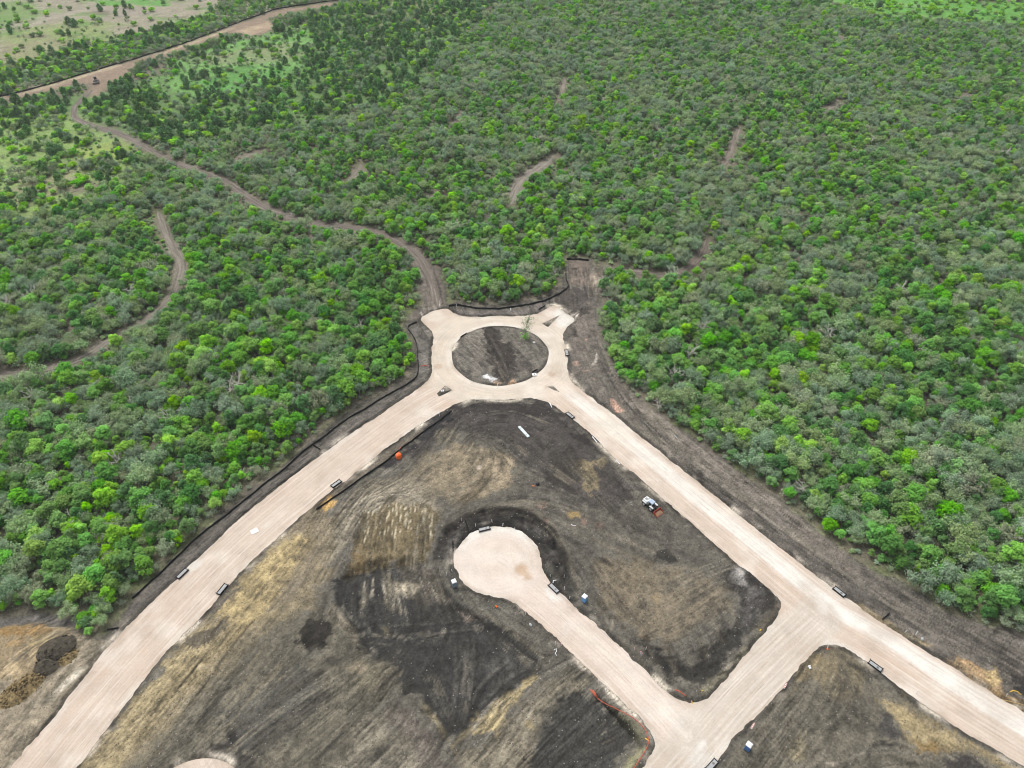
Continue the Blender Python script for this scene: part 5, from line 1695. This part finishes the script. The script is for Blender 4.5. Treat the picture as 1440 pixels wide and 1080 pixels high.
def leafy(seed, m, h=7.0, R=3.4, n=1350, loose=1.0, size=.38):
    t = TB(seed)
    r = t.r
    tr, d = t.limb((0, 0, -.2), (r.gauss(0, .12), r.gauss(0, .12), 1), h * .42, .20, .14, 4, .2, 7)
    lobes = []
    nl = r.randint(10, 17)
    for k in range(nl):
        a = k * 2.4 + r.uniform(-.4, .4)
        q = (k + .5) / nl
        rad = R * .66 * math.sqrt(q) * r.uniform(.6, 1.35)
        z = h * (.82 - .42 * q) + r.uniform(-.8, .9)
        lobes.append((Vector((rad * math.cos(a), rad * math.sin(a), z)), R * r.uniform(.18, .42)))
    for c, q in lobes:
        t.limb(tr[-1 if r.random() < .6 else -2], c - tr[-1] + Vector((0, 0, .3)), (c - tr[-1]).length * .95, .10, .03, 4, .25, 5)
    tot = sum(q ** 1.6 for c, q in lobes)
    for c, q in lobes:
        tn = r.uniform(.8, 1.2)
        t.lobe(c, q, int(n * q ** 1.6 / tot), size, tn, .15)
    for k in range(n // 5):
        c, q = r.choice(lobes)
        v = Vector((r.gauss(0, 1), r.gauss(0, 1), r.gauss(0, .8))).normalized()
        t.leaf(c + v * q * r.uniform(.95, 1.5), v + Vector((0, 0, .5)), size * .7, r.uniform(.9, 1.2))
    return t.wood.mesh('trunk', M_BARK), t.crown_mesh('crown', [m])

def budding(seed, m, h=7.0, R=3.2, n=1300, ntw=620, size=.26):
    """half leafed tree: a haze of fine grey twigs with small leaf tufts"""
    t = TB(seed)
    r = t.r
    tr, d = t.limb((0, 0, -.2), (r.gauss(0, .15), r.gauss(0, .15), 1), h * .36, .20, .14, 4, .25, 7)
    tips = []
    nl = r.randint(6, 8)
    for k in range(nl):
        a = k * 2 * math.pi / nl + r.uniform(-.4, .4)
        el = r.uniform(.35, 1.25)
        dd = Vector((math.cos(a) * math.cos(el), math.sin(a) * math.cos(el), math.sin(el)))
        L = R * r.uniform(.75, 1.1) if el < .9 else h * .45
        p1, d1 = t.limb(tr[-1], dd, L, .085, .04, 4, .3, 5)
        for q in range(5):
            b = p1[r.randint(2, 4)]
            d2 = (d1 + Vector((r.gauss(0, .6), r.gauss(0, .6), r.gauss(.15, .5)))).normalized()
            p2, d3 = t.limb(b, d2, L * r.uniform(.35, .6), .04, .015, 3, .3, 4)
            tips += p2[1:]
            tips.append(p1[-1])
    for k in range(ntw):
        b = r.choice(tips)
        v = Vector((r.gauss(0, 1), r.gauss(0, 1), r.gauss(.9, .7))).normalized()
        L = r.uniform(.5, 1.25)
        w = r.uniform(.02, .045)
        sd_ = v.cross(Vector((r.gauss(0, 1), r.gauss(0, 1), r.gauss(0, 1)))).normalized() * w
        o = len(t.tw.v)
        t.tw.v += [b - sd_, b + sd_, b + v * L + sd_ * .4, b + v * L - sd_ * .4]
        t.tw.f.append((o, o + 1, o + 2, o + 3))
    for k in range(n):
        b = r.choice(tips)
        v = Vector((r.gauss(0, 1), r.gauss(0, 1), r.gauss(.3, .8)))
        t.leaf(b + v * .62, v + Vector((0, 0, .7)), size * r.uniform(.6, 1.3), r.uniform(.75, 1.25))
    return t.wood.mesh('trunk', M_BARK), t.crown_mesh('crown', [m, M_TWIG])

def evergreen(seed, m, h=6.0, R=2.0, n=800, size=.34):
    t = TB(seed)
    r = t.r
    t.limb((0, 0, -.2), (r.gauss(0, .05), r.gauss(0, .05), 1), h * .8, .18, .05, 4, .1, 6)
    nl = 13
    for k in range(nl):
        q = k / (nl - 1)
        z = h * (.14 + .78 * q)
        rad = R * math.sin(math.pi * min(1, .18 + .80 * q)) ** .8 * .6
        a = k * 2.4
        c = Vector((rad * math.cos(a), rad * math.sin(a), z))
        t.lobe(c, R * (.50 - .16 * q) * r.uniform(.8, 1.2), int(n / nl), size, r.uniform(.75, 1.2), .3, up=.4, flat=1.1)
    return t.wood.mesh('trunk', M_BARK), t.crown_mesh('crown', [m])

def shrub(seed, m, h=2.6, R=2.0, n=420, size=.36):
    t = TB(seed)
    r = t.r
    for k in range(4):
        t.limb((0, 0, -.1), (r.gauss(0, .6), r.gauss(0, .6), 1), h * .6, .06, .02, 3, .3, 5)
    for k in range(6):
        a = k * 2.4
        q = R * .5 * math.sqrt(k / 5.0)
        t.lobe((q * math.cos(a), q * math.sin(a), h * r.uniform(.42, .62)), R * r.uniform(.4, .55), n // 6, size, r.uniform(.82, 1.2), .3, flat=.75)
    return t.wood.mesh('trunk', M_BARK), t.crown_mesh('crown', [m])

def dead(seed, h=6.5, R=3.0):
    t = TB(seed)
    r = t.r
    tr, d = t.limb((0, 0, -.2), (r.gauss(0, .2), r.gauss(0, .2), 1), h * .4, .20, .15, 4, .25, 6)
    for k in range(6):
        a = k * 1.05 + r.uniform(-.3, .3)
        el = r.uniform(.2, 1.2)
        dd = Vector((math.cos(a) * math.cos(el), math.sin(a) * math.cos(el), math.sin(el)))
        p1, d1 = t.limb(tr[-1], dd, R * r.uniform(.8, 1.15), .12, .07, 5, .35, 5, t.tw)
        for q in range(4):
            b = p1[r.randint(2, 5)]
            d2 = (d1 + Vector((r.gauss(0, .7), r.gauss(0, .7), r.gauss(.1, .5)))).normalized()
            p2, d3 = t.limb(b, d2, R * r.uniform(.35, .6), .065, .035, 3, .35, 4, t.tw)
            for w in range(2):
                t.limb(p2[r.randint(1, 3)], d3 + Vector((r.gauss(0, .8), r.gauss(0, .8), r.gauss(0, .5))), R * .3, .035, .02, 2, .3, 3, t.tw)
    return t.wood.mesh('trunk', M_DEADW), t.tw.mesh('branches', M_DEADW)

PROTO = {'leafy': [], 'budding': [], 'ever': [], 'shrub': [], 'dead': []}     # (trunk mesh, crown mesh, tone words, nominal height)
sdn = 100
for m, w in ((M_LIME, 'lime green'), (M_GREEN, 'bright green'), (M_MID, 'mid green'), (M_DEEP, 'deep green')):
    for k in range(3):
        sdn += 1
        hh, R = (7.2, 3.4) if k == 0 else ((6.2, 3.7) if k == 1 else (8.0, 3.0))
        PROTO['leafy'].append((*leafy(sdn, m, hh, R), w, hh))
for m, w in ((M_OLIVE, 'grey olive'), (M_SAGE, 'grey sage'), (M_TAN, 'tan grey')):
    for k in range(3):
        sdn += 1
        hh, R = (7.0, 3.2) if k == 0 else ((6.0, 3.5) if k == 1 else (7.8, 2.8))
        PROTO['budding'].append((*budding(sdn, m, hh, R, 1300 if k < 2 else 1000, 620), w, hh))
for k in range(3):
    sdn += 1
    PROTO['ever'].append((*evergreen(sdn, M_EVER, 5.0 + k * .6, 2.9 - .4 * k), 'dark', 6.0))
for m, w in ((M_LIME, 'lime green'), (M_GREEN, 'bright green'), (M_OLIVE, 'grey olive')):
    for k in range(2):
        sdn += 1
        PROTO['shrub'].append((*shrub(sdn, m), w, 2.6))
for k in range(4):
    sdn += 1
    PROTO['dead'].append((*dead(sdn), 'bleached', 6.5))

GS = .90          # overall tree size
# ---- where the trees stand
def gridpts(step, x0, x1, y0, y1, seed):
    R = np.random.RandomState(seed)
    gx, gy = np.meshgrid(np.arange(x0, x1, step), np.arange(y0, y1, step * .87))
    gx[1::2] += step / 2
    gx = gx + R.uniform(-.42, .42, gx.shape) * step
    gy = gy + R.uniform(-.42, .42, gy.shape) * step
    return gx.ravel(), gy.ravel(), R

def pxin(px, py, poly):
    return inside(px, py, np.array(poly, float))

def near_lines(X, Y, extra):
    bad = np.zeros(X.shape, bool)
    for P, w in TRK_W:
        Pc = P[::2]
        lo, hi = Pc.min(0) - 25, Pc.max(0) + 25
        k = np.where((X > lo[0]) & (X < hi[0]) & (Y > lo[1]) & (Y < hi[1]))[0]
        if len(k) == 0:
            continue
        dist = Y[k]
        d1 = seg_dist(X[k], Y[k], Pc, False)
        d2 = seg_dist(X[k], Y[k] + (extra + (1.6 if w == 3.6 else 0)) * np.clip(dist / CAM_H, .6, 2.8), Pc, False)
        bad[k] |= (d1 < w / 2 + 1.2 + .8 * fbm(X[k], Y[k], 12, 66, 2)) | (d2 < w / 2 + 1.0 + 1.2 * fbm(X[k], Y[k], 14, 67, 2))
    return bad

X, Y, RR = gridpts(3.45, -560, 560, 60, 820, 3)
px, py, dep = topix(X, Y, 0)
infr = (px > -260) & (px < 1700) & (py > -45) & (py < 1120)
X, Y = X[infr], Y[infr]
px, py, dep = topix(X, Y, 0)
sD = sdf(X, Y, site)
ok = sD > .5 + 1.8 * RR.rand(len(X)) ** 1.5
ok &= ~near_lines(X, Y, 2.2)
farr = sdf(X, Y, ats(FARR))
ok &= farr > 3.0
farr2 = sdf(X, Y + 8, ats(FARR))
ok &= farr2 > 1.0
dens = np.ones(len(X))
nz = fbm(X, Y, 26, 77, 3)
nzf = fbm(X, Y, 9, 87, 2)
Z_OPEN = pxin(px, py, [(-300, 136), (0, 100), (90, 74), (230, 42), (300, 20), (330, -60), (-400, -60)])
Z_BAND = pxin(px, py, [(-300, 170), (-300, 120), (0, 96), (90, 72), (230, 40), (310, 18), (345, 20), (300, 40), (230, 66), (130, 100), (0, 137)])
Z_MEAD = pxin(px, py, [(185, 112), (240, 84), (320, 62), (430, 36), (450, 70), (415, 105), (330, 132), (230, 142)])
Z_LEFT = pxin(px, py, [(-300, 170), (-20, 158), (110, 152), (140, 186), (196, 206), (196, 236), (140, 286), (40, 310), (-300, 330)])
Z_EVER = pxin(px, py, [(-300, 145), (110, 118), (180, 108), (320, 60), (480, 18), (760, -30), (640, 60), (580, 130), (450, 180), (330, 190), (250, 210), (150, 180), (-300, 200)])
Z_TOPR = pxin(px, py, [(1060, -40), (1180, 14), (1250, 28), (1330, 33), (1440, 41), (1700, 52), (1700, 12), (1380, 2), (1290, -10)])
Z_GAP2 = pxin(px, py, [(470, 20), (560, -4), (650, -10), (650, 18), (560, 44), (500, 44)])
dens[Z_OPEN] = .05
dens[Z_BAND] = .75
dens[Z_MEAD] = .13
dens[Z_LEFT] = .27
dens[Z_GAP2] = .3
dens[Z_TOPR] = .2
dens[Z_EVER & ~Z_MEAD] = .55
thin = (Z_LEFT | Z_MEAD | Z_GAP2 | Z_OPEN | (Z_EVER & ~Z_BAND))
dens = np.where(thin, dens * np.clip(1 + 1.4 * nzf, .1, 2), dens)
dens *= np.where(thin, 1, np.clip(1.08 + .25 * nzf - .35 * (nzf < -.42), 0, 1))
ok &= RR.rand(len(X)) < dens
X, Y, px, py, nz, nzf, sD = [a[ok] for a in (X, Y, px, py, nz, nzf, sD)]
zo, zb, zm, zl, ze, zt, zg = [a[ok] for a in (Z_OPEN, Z_BAND, Z_MEAD, Z_LEFT, Z_EVER, Z_TOPR, Z_GAP2)]
N = len(X)
u, u2, u3, us = RR.rand(N), RR.rand(N), RR.rand(N), RR.rand(N)
# share of half-leafed grey trees varies over the wood
grey = .47 + .60 * nz + .16 * nzf
def bump_(cx_, cy_, rx, ry, a):
    return a * np.exp(-((px - cx_) / rx) ** 2 - ((py - cy_) / ry) ** 2)
grey += bump_(330, 240, 130, 60, .35) + bump_(1000, 310, 110, 50, .4) + bump_(1330, 690, 120, 70, .3) + bump_(780, 130, 220, 60, .18) + bump_(120, 470, 130, 40, .3) + bump_(1150, 470, 80, 70, .22)
grey += bump_(250, 500, 60, 60, .2) + bump_(1350, 330, 150, 40, .18) + bump_(1390, 240, 90, 40, .2) + bump_(160, 600, 60, 70, .3)
grey -= bump_(400, 400, 130, 60, .35) + bump_(560, 480, 60, 60, .35) + bump_(700, 330, 160, 70, .3) + bump_(1000, 520, 120, 60, .3) + bump_(930, 420, 80, 60, .25) + bump_(90, 650, 110, 50, .15) + bump_(1300, 470, 130, 60, .2) + bump_(1250, 300, 120, 60, .1)
kind = np.where(u < grey, 1, 0)                       # 0 leafy 1 budding 2 evergreen 3 shrub 4 dead
kind = np.where((u3 < .013) & (py > 130), 4, kind)
ev = .012 + .02 * (py > 500)
ev = np.where(ze, .42, ev)
ev = np.where(zm, .38, ev)
ev = np.where(zl, .20, ev)
ev = np.where(zb, .16, ev)
ev = np.where(zo & ~zb, .2, ev)
kind = np.where(u2 < ev, 2, kind)
shb = np.zeros(N)
shb = np.where(zm, .7, shb); shb = np.where(zl, .72, shb); shb = np.where(zg, .7, shb); shb = np.where(zo, .85, shb); shb = np.where(zb, .5, shb); shb = np.where(zt, .95, shb)
shb = np.where(ze & ~zm, .38, shb)
kind = np.where((kind != 2) & (RR.rand(N) < shb), 3, kind)
lime = np.clip(.17 + .32 * fbm(X, Y, 30, 55, 2), .03, .55)
var = np.zeros(N, int)
pick3 = RR.randint(0, 3, N)
tsel = RR.rand(N)
tone_l = np.where(tsel < lime, 0, np.where(tsel < lime + .32, 1, np.where(tsel < lime + .62, 2, 3)))
tone_l = np.where(zb & (tsel < .6), 0, tone_l)
tone_b = np.where(tsel < .48, 0, np.where(tsel < .88, 1, 2))
var = np.where(kind == 0, tone_l * 3 + pick3, var)
var = np.where(kind == 1, tone_b * 3 + pick3, var)
var = np.where(kind == 2, pick3, var)
var = np.where(kind == 3, np.where(tsel < .5, 0, np.where(tsel < .85, 2, 4)) + RR.randint(0, 2, N), var)
var = np.where(kind == 4, RR.randint(0, 4, N), var)
scl = .58 + .66 * us ** 1.7 + .12 * RR.randn(N).clip(-1, 1)
scl = np.where(sD < 5, scl * .82, scl)
scl = np.where((px < 480) & (py < 230), scl * .85, scl)
scl = scl * (.74 + .22 * sstep(120, 620, py))
scl = np.where(kind == 4, scl * 1.2, scl)
scl = np.where(kind == 3, .8 + .9 * us, scl)
scl = np.where((kind == 2), .62 + .6 * us, scl)
scl = np.where(zt, .9 + .6 * us, scl)
scl = scl * GS
rot = RR.rand(N) * 6.283
KN = ['leafy', 'budding', 'ever', 'shrub', 'dead']
NAME = ['leafy_tree', 'budding_tree', 'evergreen_tree', 'shrub', 'dead_tree']
WORD = ['leafy tree', 'budding tree', 'evergreen', 'shrub', 'dead bare tree']
GROUP = ['leafy trees of the wood', 'half leafed grey trees of the wood', 'dark evergreens of the upper left', 'low shrubs on the open ground', 'dead bare trees in the wood']

ANCH = [
 ((60, 830), 'above the tan bank at the lower left'), ((160, 810), 'at the lower left tip of the left wood'), ((60, 740), 'by the left picture edge, above the lower left tip'),
 ((180, 735), 'a little behind the lower end of the long fence'), ((270, 720), 'right behind the lower half of the long fence'), ((360, 650), 'right behind the middle of the long fence'),
 ((450, 590), 'right behind the upper half of the long fence'), ((545, 520), 'behind the fence corner left of the roundabout'), ((555, 440), 'left of the rutted track mouth'),
 ((60, 640), 'by the left picture edge, level with the orange tank'), ((150, 640), 'deep in the left wood, level with the orange tank'), ((250, 630), 'in the middle of the left wood below its trail'),
 ((340, 560), 'in the left wood, level with the roundabout foot'), ((430, 500), 'in the left wood, level with the roundabout island'), ((330, 460), 'right of the bend of the left trail'), ((220, 540), 'below the left trail'),
 ((90, 560), 'below the lower left end of the left trail'), ((450, 420), 'in the left wood below the winding track'), ((150, 420), 'left of the left trail'), ((60, 350), 'at the left edge above the left trail'), ((330, 360), 'between the left trail and the winding track'),
 ((680, 400), 'right behind the curved fence north of the roundabout'), ((760, 390), 'behind the right end of the curved fence'), ((700, 340), 'a little north of the curved fence'), ((640, 390), 'right of the rutted track mouth'),
 ((880, 420), 'at the wood edge right of the dirt apron'), ((860, 500), 'at the wood edge right of the roundabout'), ((920, 560), 'at the upper end of the right verge'), ((1000, 620), 'along the upper half of the right verge'),
 ((1090, 690), 'along the middle of the right verge'), ((1190, 765), 'along the lower half of the right verge'), ((1290, 810), 'near the lower end of the right verge'), ((1390, 850), 'in the lower right corner of the wood'),
 ((960, 480), 'in the right wood, level with the roundabout'), ((1040, 560), 'a little behind the upper right verge'), ((1150, 640), 'a little behind the middle right verge'), ((1270, 720), 'a little behind the lower right verge'),
 ((1390, 740), 'by the right picture edge, level with the loader'), ((1380, 640), 'by the right picture edge, level with the orange tank'), ((1260, 610), 'deep in the right wood, level with the tank'), ((1130, 520), 'deep in the right wood, level with the island'),
 ((1260, 500), 'deep in the right wood, above the big white dead tree'), ((1390, 530), 'by the right picture edge, level with the island'), ((1040, 440), 'below the faint right trail'), ((1200, 420), 'in the right wood beyond the roundabout level'), ((1380, 420), 'by the right picture edge, beyond the roundabout level'),
 ((100, 200), 'on the pale clearing at the left'), ((40, 250), 'at the left edge of the pale clearing'), ((180, 240), 'beside the winding track at the clearing'), ((60, 120), 'below the far graded strip at the left'), ((200, 110), 'under the far graded strip'),
 ((330, 100), 'on the green meadow below the far strip'), ((420, 70), 'at the right end of the green meadow'), ((480, 110), 'in the dark belt right of the meadow'), ((560, 60), 'at the top of the dark belt'), ((400, 150), 'at the foot of the dark belt'), ((250, 170), 'above the winding track'),
 ((80, 90), 'in the belt above the far strip'), ((220, 50), 'in the middle of the belt above the far strip'), ((106, 35), 'alone on the far open ground'), ((620, 20), 'in the thin gap at the top'), ((1300, 10), 'on the bright far meadow at the top right'),
 ((500, 300), 'above the winding track bend'), ((560, 380), 'below the winding track end'), ((200, 330), 'beside the top of the left trail'), ((120, 300), 'in the left wood under the clearing'),
]
ANP = np.array([a[0] for a in ANCH], float)
def anchor(x, y):
    d = np.hypot((ANP[:, 0] - x), (ANP[:, 1] - y) * 1.4)
    return ANCH[int(d.argmin())][1]

def plant(k, v, x, y, s, r, label=None):
    tm, cm, tw, hh = PROTO[KN[k]][v]
    o = bpy.data.objects.new(NAME[k], None)
    o.empty_display_size = .5
    COL.objects.link(o)
    o.location = (x, y, hgt(x, y))
    o.rotation_euler = (0, 0, r)
    o.scale = (s, s, s)
    if label is None:
        s_ = s
        s = s / GS
        size = 'small' if s < .78 else ('tall' if s > 1.02 else '')
        if k == 3:
            size = 'low' if s < 1.2 else 'wide'
        if k == 2:
            size = 'small' if s < .85 else 'tall'
        label = ('%s %s %s %s' % (size, tw, WORD[k], anchor(*topix(x, y, 3)[:2]))).strip()
        s = s_
    tag(o, label, 'shrub' if k == 3 else 'tree', GROUP[k])
    for nm, me in (('trunk', tm), ('crown' if k != 4 else 'branches', cm)):
        c = bpy.data.objects.new(nm, me)
        COL.objects.link(c)
        c.parent = o
    return o

inview = (px > 5) & (px < 1435) & (py > 4) & (py < 1060)
single = np.zeros(N, bool)
dist = np.hypot(np.hypot(X, Y), CAM_H) / scl
for k, lim in ((0, 296), (1, 298), (2, 296), (3, 296), (4, 70)):
    idx = np.where((kind == k) & inview)[0]
    idx = idx[np.argsort(dist[idx])][:lim]
    single[idx] = True
for i in np.where(single)[0]:
    plant(kind[i], var[i], X[i], Y[i], scl[i], rot[i])

# trees the photograph singles out
def one(k, v, qx, qy, s, label):
    x, y = at(qx, qy)
    return plant(k, v, x, y, s * .9, rnd.uniform(0, 6), label)
one(4, 0, 110, 742, 1.0, 'white dead tree fallen open in the lower left wood')
one(4, 1, 1322, 520, 1.15, 'big white dead tree with spread limbs in the right wood')
one(4, 2, 192, 578, 1.0, 'pale dead tree standing tall in the middle of the left wood')
one(4, 3, 388, 532, 1.0, 'white dead tree below the bend of the left trail')
one(4, 1, 1165, 585, .8, 'white dead snag deep in the right wood')
one(4, 2, 926, 575, .8, 'bare grey tree at the edge of the right verge')
one(1, 8, 685, 385, 1.1, 'big grey leafless tree behind the curved fence')
one(0, 1, 1095, 640, 1.1, 'bright lime tree near the upper right verge, taller than its neighbours')
one(0, 0, 118, 882, .45, 'small lime tree on the dark bank beside the lower left road')
one(0, 1, 128, 892, .4, 'lower lime bush on the dark bank beside the lower left road')
one(2, 0, 106, 38, 1.2, 'lone dark round tree on the open far ground')

# thin lone tree kept in the roundabout
def lone_tree():
    t = TB(777)
    r = t.r
    tr, d = t.limb((0, 0, -.2), (.03, .02, 1), 8.2, .15, .05, 7, .12, 7)
    for k in range(34):
        b = tr[r.randint(3, 7)]
        dd = Vector((r.gauss(0, 1), r.gauss(0, 1), r.uniform(.2, 1.0))).normalized()
        p, d2 = t.limb(b, dd, r.uniform(1.6, 3.4), .07, .03, 4, .3, 4)
        for q in range(9):
            c = r.choice(p[1:])
            v = Vector((r.gauss(0, .4), r.gauss(0, .4), r.gauss(0, .4)))
            t.leaf(c + v, v + Vector((0, 0, .5)), .17, r.uniform(.6, 1.1))
    for k in range(90):
        t.leaf((r.gauss(.1, .7), r.gauss(-.2, .7), r.uniform(.1, 1.8)), (r.gauss(0, 1), r.gauss(0, 1), 1), .32, r.uniform(.9, 1.2), 1)
    x, y = at(738, 476)
    o = thing('sapling', 'thin lone tree with sparse leaves standing inside the roundabout', 'tree', (x, y, hgt(x, y)))
    for nm, me in (('trunk', t.wood.mesh('trunk', M_BARK)), ('crown', t.crown_mesh('crown', [M_DEEP, M_MID]))):
        c = bpy.data.objects.new(nm, me)
        COL.objects.link(c)
        c.parent = o
lone_tree()

# ---- the rest of the wood, one object per kind, instanced
def stuff_cloud(name, label, cat, groups):
    """groups: list of (list of variant meshes, x, y, scale, rot, variant index)"""
    lib = bpy.data.collections.new(name + '_kinds')
    flat = []
    P, S, R_, I = [], [], [], []
    for meshes, xs, ys, ss, rs, vs in groups:
        base = len(flat)
        flat += meshes
        for i in range(len(xs)):
            P.append((xs[i], ys[i], hgt(xs[i], ys[i])))
            S.append(ss[i]); R_.append(rs[i]); I.append(base + vs[i])
    for k, ms in enumerate(flat):
        mm = ms if not isinstance(ms, tuple) else join_mesh('%s_%03d' % (name, k), ms)
        o = bpy.data.objects.new('%s_kind_%03d' % (name, k), mm)
        lib.objects.link(o)
    me = bpy.data.meshes.new(name)
    me.vertices.add(len(P))
    me.vertices.foreach_set('co', np.array(P, np.float32).ravel())
    setf(me, 'sz', S)
    setf(me, 'rz', R_)
    a = me.attributes.new('vi', 'INT', 'POINT')
    a.data.foreach_set('value', np.array(I, np.int32))
    me.update()
    ob = bpy.data.objects.new(name, me)
    COL.objects.link(ob)
    tag(ob, label, cat, kind='stuff')
    ng = bpy.data.node_groups.new(name + '_scatter', 'GeometryNodeTree')
    ng.interface.new_socket('Geometry', in_out='INPUT', socket_type='NodeSocketGeometry')
    ng.interface.new_socket('Geometry', in_out='OUTPUT', socket_type='NodeSocketGeometry')
    n = ng.nodes
    gi, go = n.new('NodeGroupInput'), n.new('NodeGroupOutput')
    ci = n.new('GeometryNodeCollectionInfo')
    ci.inputs['Collection'].default_value = lib
    ci.inputs['Separate Children'].default_value = True
    ci.inputs['Reset Children'].default_value = True
    ip = n.new('GeometryNodeInstanceOnPoints')
    ip.inputs['Pick Instance'].default_value = True
    def na(nm, ty):
        q = n.new('GeometryNodeInputNamedAttribute')
        q.data_type = ty
        q.inputs['Name'].default_value = nm
        return q.outputs['Attribute']
    cx_ = n.new('ShaderNodeCombineXYZ')
    L = ng.links.new
    L(na('rz', 'FLOAT'), cx_.inputs['Z'])
    L(gi.outputs[0], ip.inputs['Points'])
    L(ci.outputs[0], ip.inputs['Instance'])
    L(na('vi', 'INT'), ip.inputs['Instance Index'])
    L(cx_.outputs[0], ip.inputs['Rotation'])
    L(na('sz', 'FLOAT'), ip.inputs['Scale'])
    L(ip.outputs[0], go.inputs[0])
    md = ob.modifiers.new('scatter', 'NODES')
    md.node_group = ng
    return ob

def join_mesh(name, ms):
    a, b = ms
    me = bpy.data.meshes.new(name)
    va = np.empty(len(a.vertices) * 3, np.float32); a.vertices.foreach_get('co', va)
    vb = np.empty(len(b.vertices) * 3, np.float32); b.vertices.foreach_get('co', vb)
    V = np.concatenate([va, vb]).reshape(-1, 3)
    o = len(a.vertices)
    F = [tuple(p.vertices) for p in a.polygons] + [tuple(i + o for i in p.vertices) for p in b.polygons]
    me.from_pydata(V.tolist(), [], F)
    for m in list(a.materials) + list(b.materials):
        me.materials.append(m)
    na_ = len(a.materials)
    me.polygons.foreach_set('material_index', [p.material_index for p in a.polygons] + [p.material_index + na_ for p in b.polygons])
    t = np.ones(len(V), np.float32)
    if 'tint' in b.attributes:
        q = np.empty(len(b.vertices), np.float32)
        b.attributes['tint'].data.foreach_get('value', q)
        t[o:] = q
    setf(me, 'tint', t)
    me.update()
    return me

rest = ~single
gr = []
for k in range(5):
    i = np.where(rest & (kind == k))[0]
    if len(i):
        gr.append(([(p[0], p[1]) for p in PROTO[KN[k]]], X[i], Y[i], scl[i], rot[i], var[i]))
stuff_cloud('woodland', 'mixed green and grey wood running back to the top of the picture', 'woodland', gr)

# undergrowth between the trunks and brush along the cleared edges
ux_, uy_, R2 = gridpts(2.9, -420, 420, 60, 620, 9)
qx, qy, qd = topix(ux_, uy_, 0)
k_ = (qx > -150) & (qx < 1590) & (qy > -10) & (qy < 1100)
ux_, uy_, qx, qy = ux_[k_], uy_[k_], qx[k_], qy[k_]
sd2 = sdf(ux_, uy_, site)
k_ = (sd2 > .4) & (sdf(ux_, uy_, ats(FARR)) > 2) & (R2.rand(len(ux_)) < .85)
ux_, uy_, qx, qy, sd2 = ux_[k_], uy_[k_], qx[k_], qy[k_], sd2[k_]
bad = np.zeros(len(ux_), bool)
for P, w in TRK_W:
    bad |= seg_dist(ux_, uy_, P[::2], False) < w / 2 + .6
zz = pxin(qx, qy, [(-300, 136), (0, 100), (90, 74), (230, 42), (300, 20), (330, -60), (-400, -60)])
bad |= zz & (R2.rand(len(ux_)) < .93)
zz = pxin(qx, qy, [(-300, 145), (110, 118), (180, 108), (320, 60), (480, 18), (760, -30), (640, 60), (580, 130), (450, 180), (330, 190), (250, 210), (190, 240), (130, 300), (-300, 330)])
bad |= zz & (R2.rand(len(ux_)) < .72)
zz = pxin(qx, qy, [(1080, -30), (1180, 12), (1250, 26), (1330, 32), (1440, 40), (1700, 50), (1700, 10), (1380, 0), (1290, -10)])
bad |= zz & (R2.rand(len(ux_)) < .8)
ux_, uy_, sd2, qx, qy = [a[~bad] for a in (ux_, uy_, sd2, qx, qy)]
n_ = len(ux_)
under = [shrub(900, M_MID, 1.9, 1.7, 170, .34), shrub(901, M_OLIVE, 1.5, 1.5, 150, .28), shrub(902, M_SAGE, 1.7, 1.4, 150, .28), shrub(903, M_GREEN, 1.5, 1.4, 150, .3), budding(904, M_SAGE, 2.2, 1.5, 60, 160, .2), budding(905, M_OLIVE, 2.0, 1.6, 90, 150, .2)]
vi = R2.choice(6, n_, p=[.16, .24, .18, .10, .16, .16])
vi = np.where(sd2 < 2.2, R2.choice([4, 5, 4, 1], n_), vi)
ss = .5 + .6 * R2.rand(n_)
ss = np.where(sd2 < 2.2, .45 + .35 * R2.rand(n_), ss)
stuff_cloud('undergrowth', 'low scrub and brush between the trunks and along the cleared edges', 'undergrowth', [(under, ux_, uy_, ss, R2.rand(n_) * 6.28, vi)])

# brush heaps
def brush_heap(qx_, qy_, label, R=2.6, n=240, seed=0):
    t = TB(seed + 3000)
    r = t.r
    for k in range(n):
        p = Vector((r.gauss(0, R * .45), r.gauss(0, R * .4), r.uniform(.1, 1.1) * max(.2, 1 - r.random())))
        d = Vector((r.gauss(0, 1), r.gauss(0, 1), r.gauss(0, .35))).normalized()
        t.wood.tube([p, p + d * r.uniform(.6, 1.6)], [.05, .02], 3)
    x, y = at(qx_, qy_)
    tag(t.wood.obj('brush_heap', M_DEADW if seed % 2 else M_TWIG2, None, (x, y, hgt(x, y))), label, 'brush heap')
M_TWIG2 = simple('grey_brush', (.27, .245, .215), .9, var=.3)
brush_heap(412, 301, 'grey brush heap beside the winding track bend', 3.5, 300, 1)
brush_heap(232, 209, 'grey brush heap beside the winding track at the pale clearing', 3.5, 260, 2)
brush_heap(297, 235, 'grey brush heap on the wood side of the winding track', 3.5, 260, 4)
brush_heap(853, 394, 'pale brush heap on the right side of the dirt apron', 2.8, 240, 3)
brush_heap(818, 432, 'dark brush heap at the foot of the dirt apron', 2.2, 200, 6)

# ------------------------------------------------------------------ thin haze in the air
def haze():
    mb = MB().box((0, 1500, 84.0), (12600, 11200, 178.0))
    o = mb.obj('haze', mat('haze_air', lambda nt, out: haze_nodes(nt, out)))
    tag(o, 'thin pale haze in the air', 'haze', kind='stuff')
def haze_nodes(nt, out):
    v = nt.nodes.new('ShaderNodeVolumePrincipled')
    v.inputs['Color'].default_value = (.90, .95, 1.0, 1)
    v.inputs['Density'].default_value = HAZE_D
    v.inputs['Anisotropy'].default_value = 0.2
    nt.links.new(v.outputs[0], out.inputs['Volume'])
HAZE_D = 0.00010
haze()
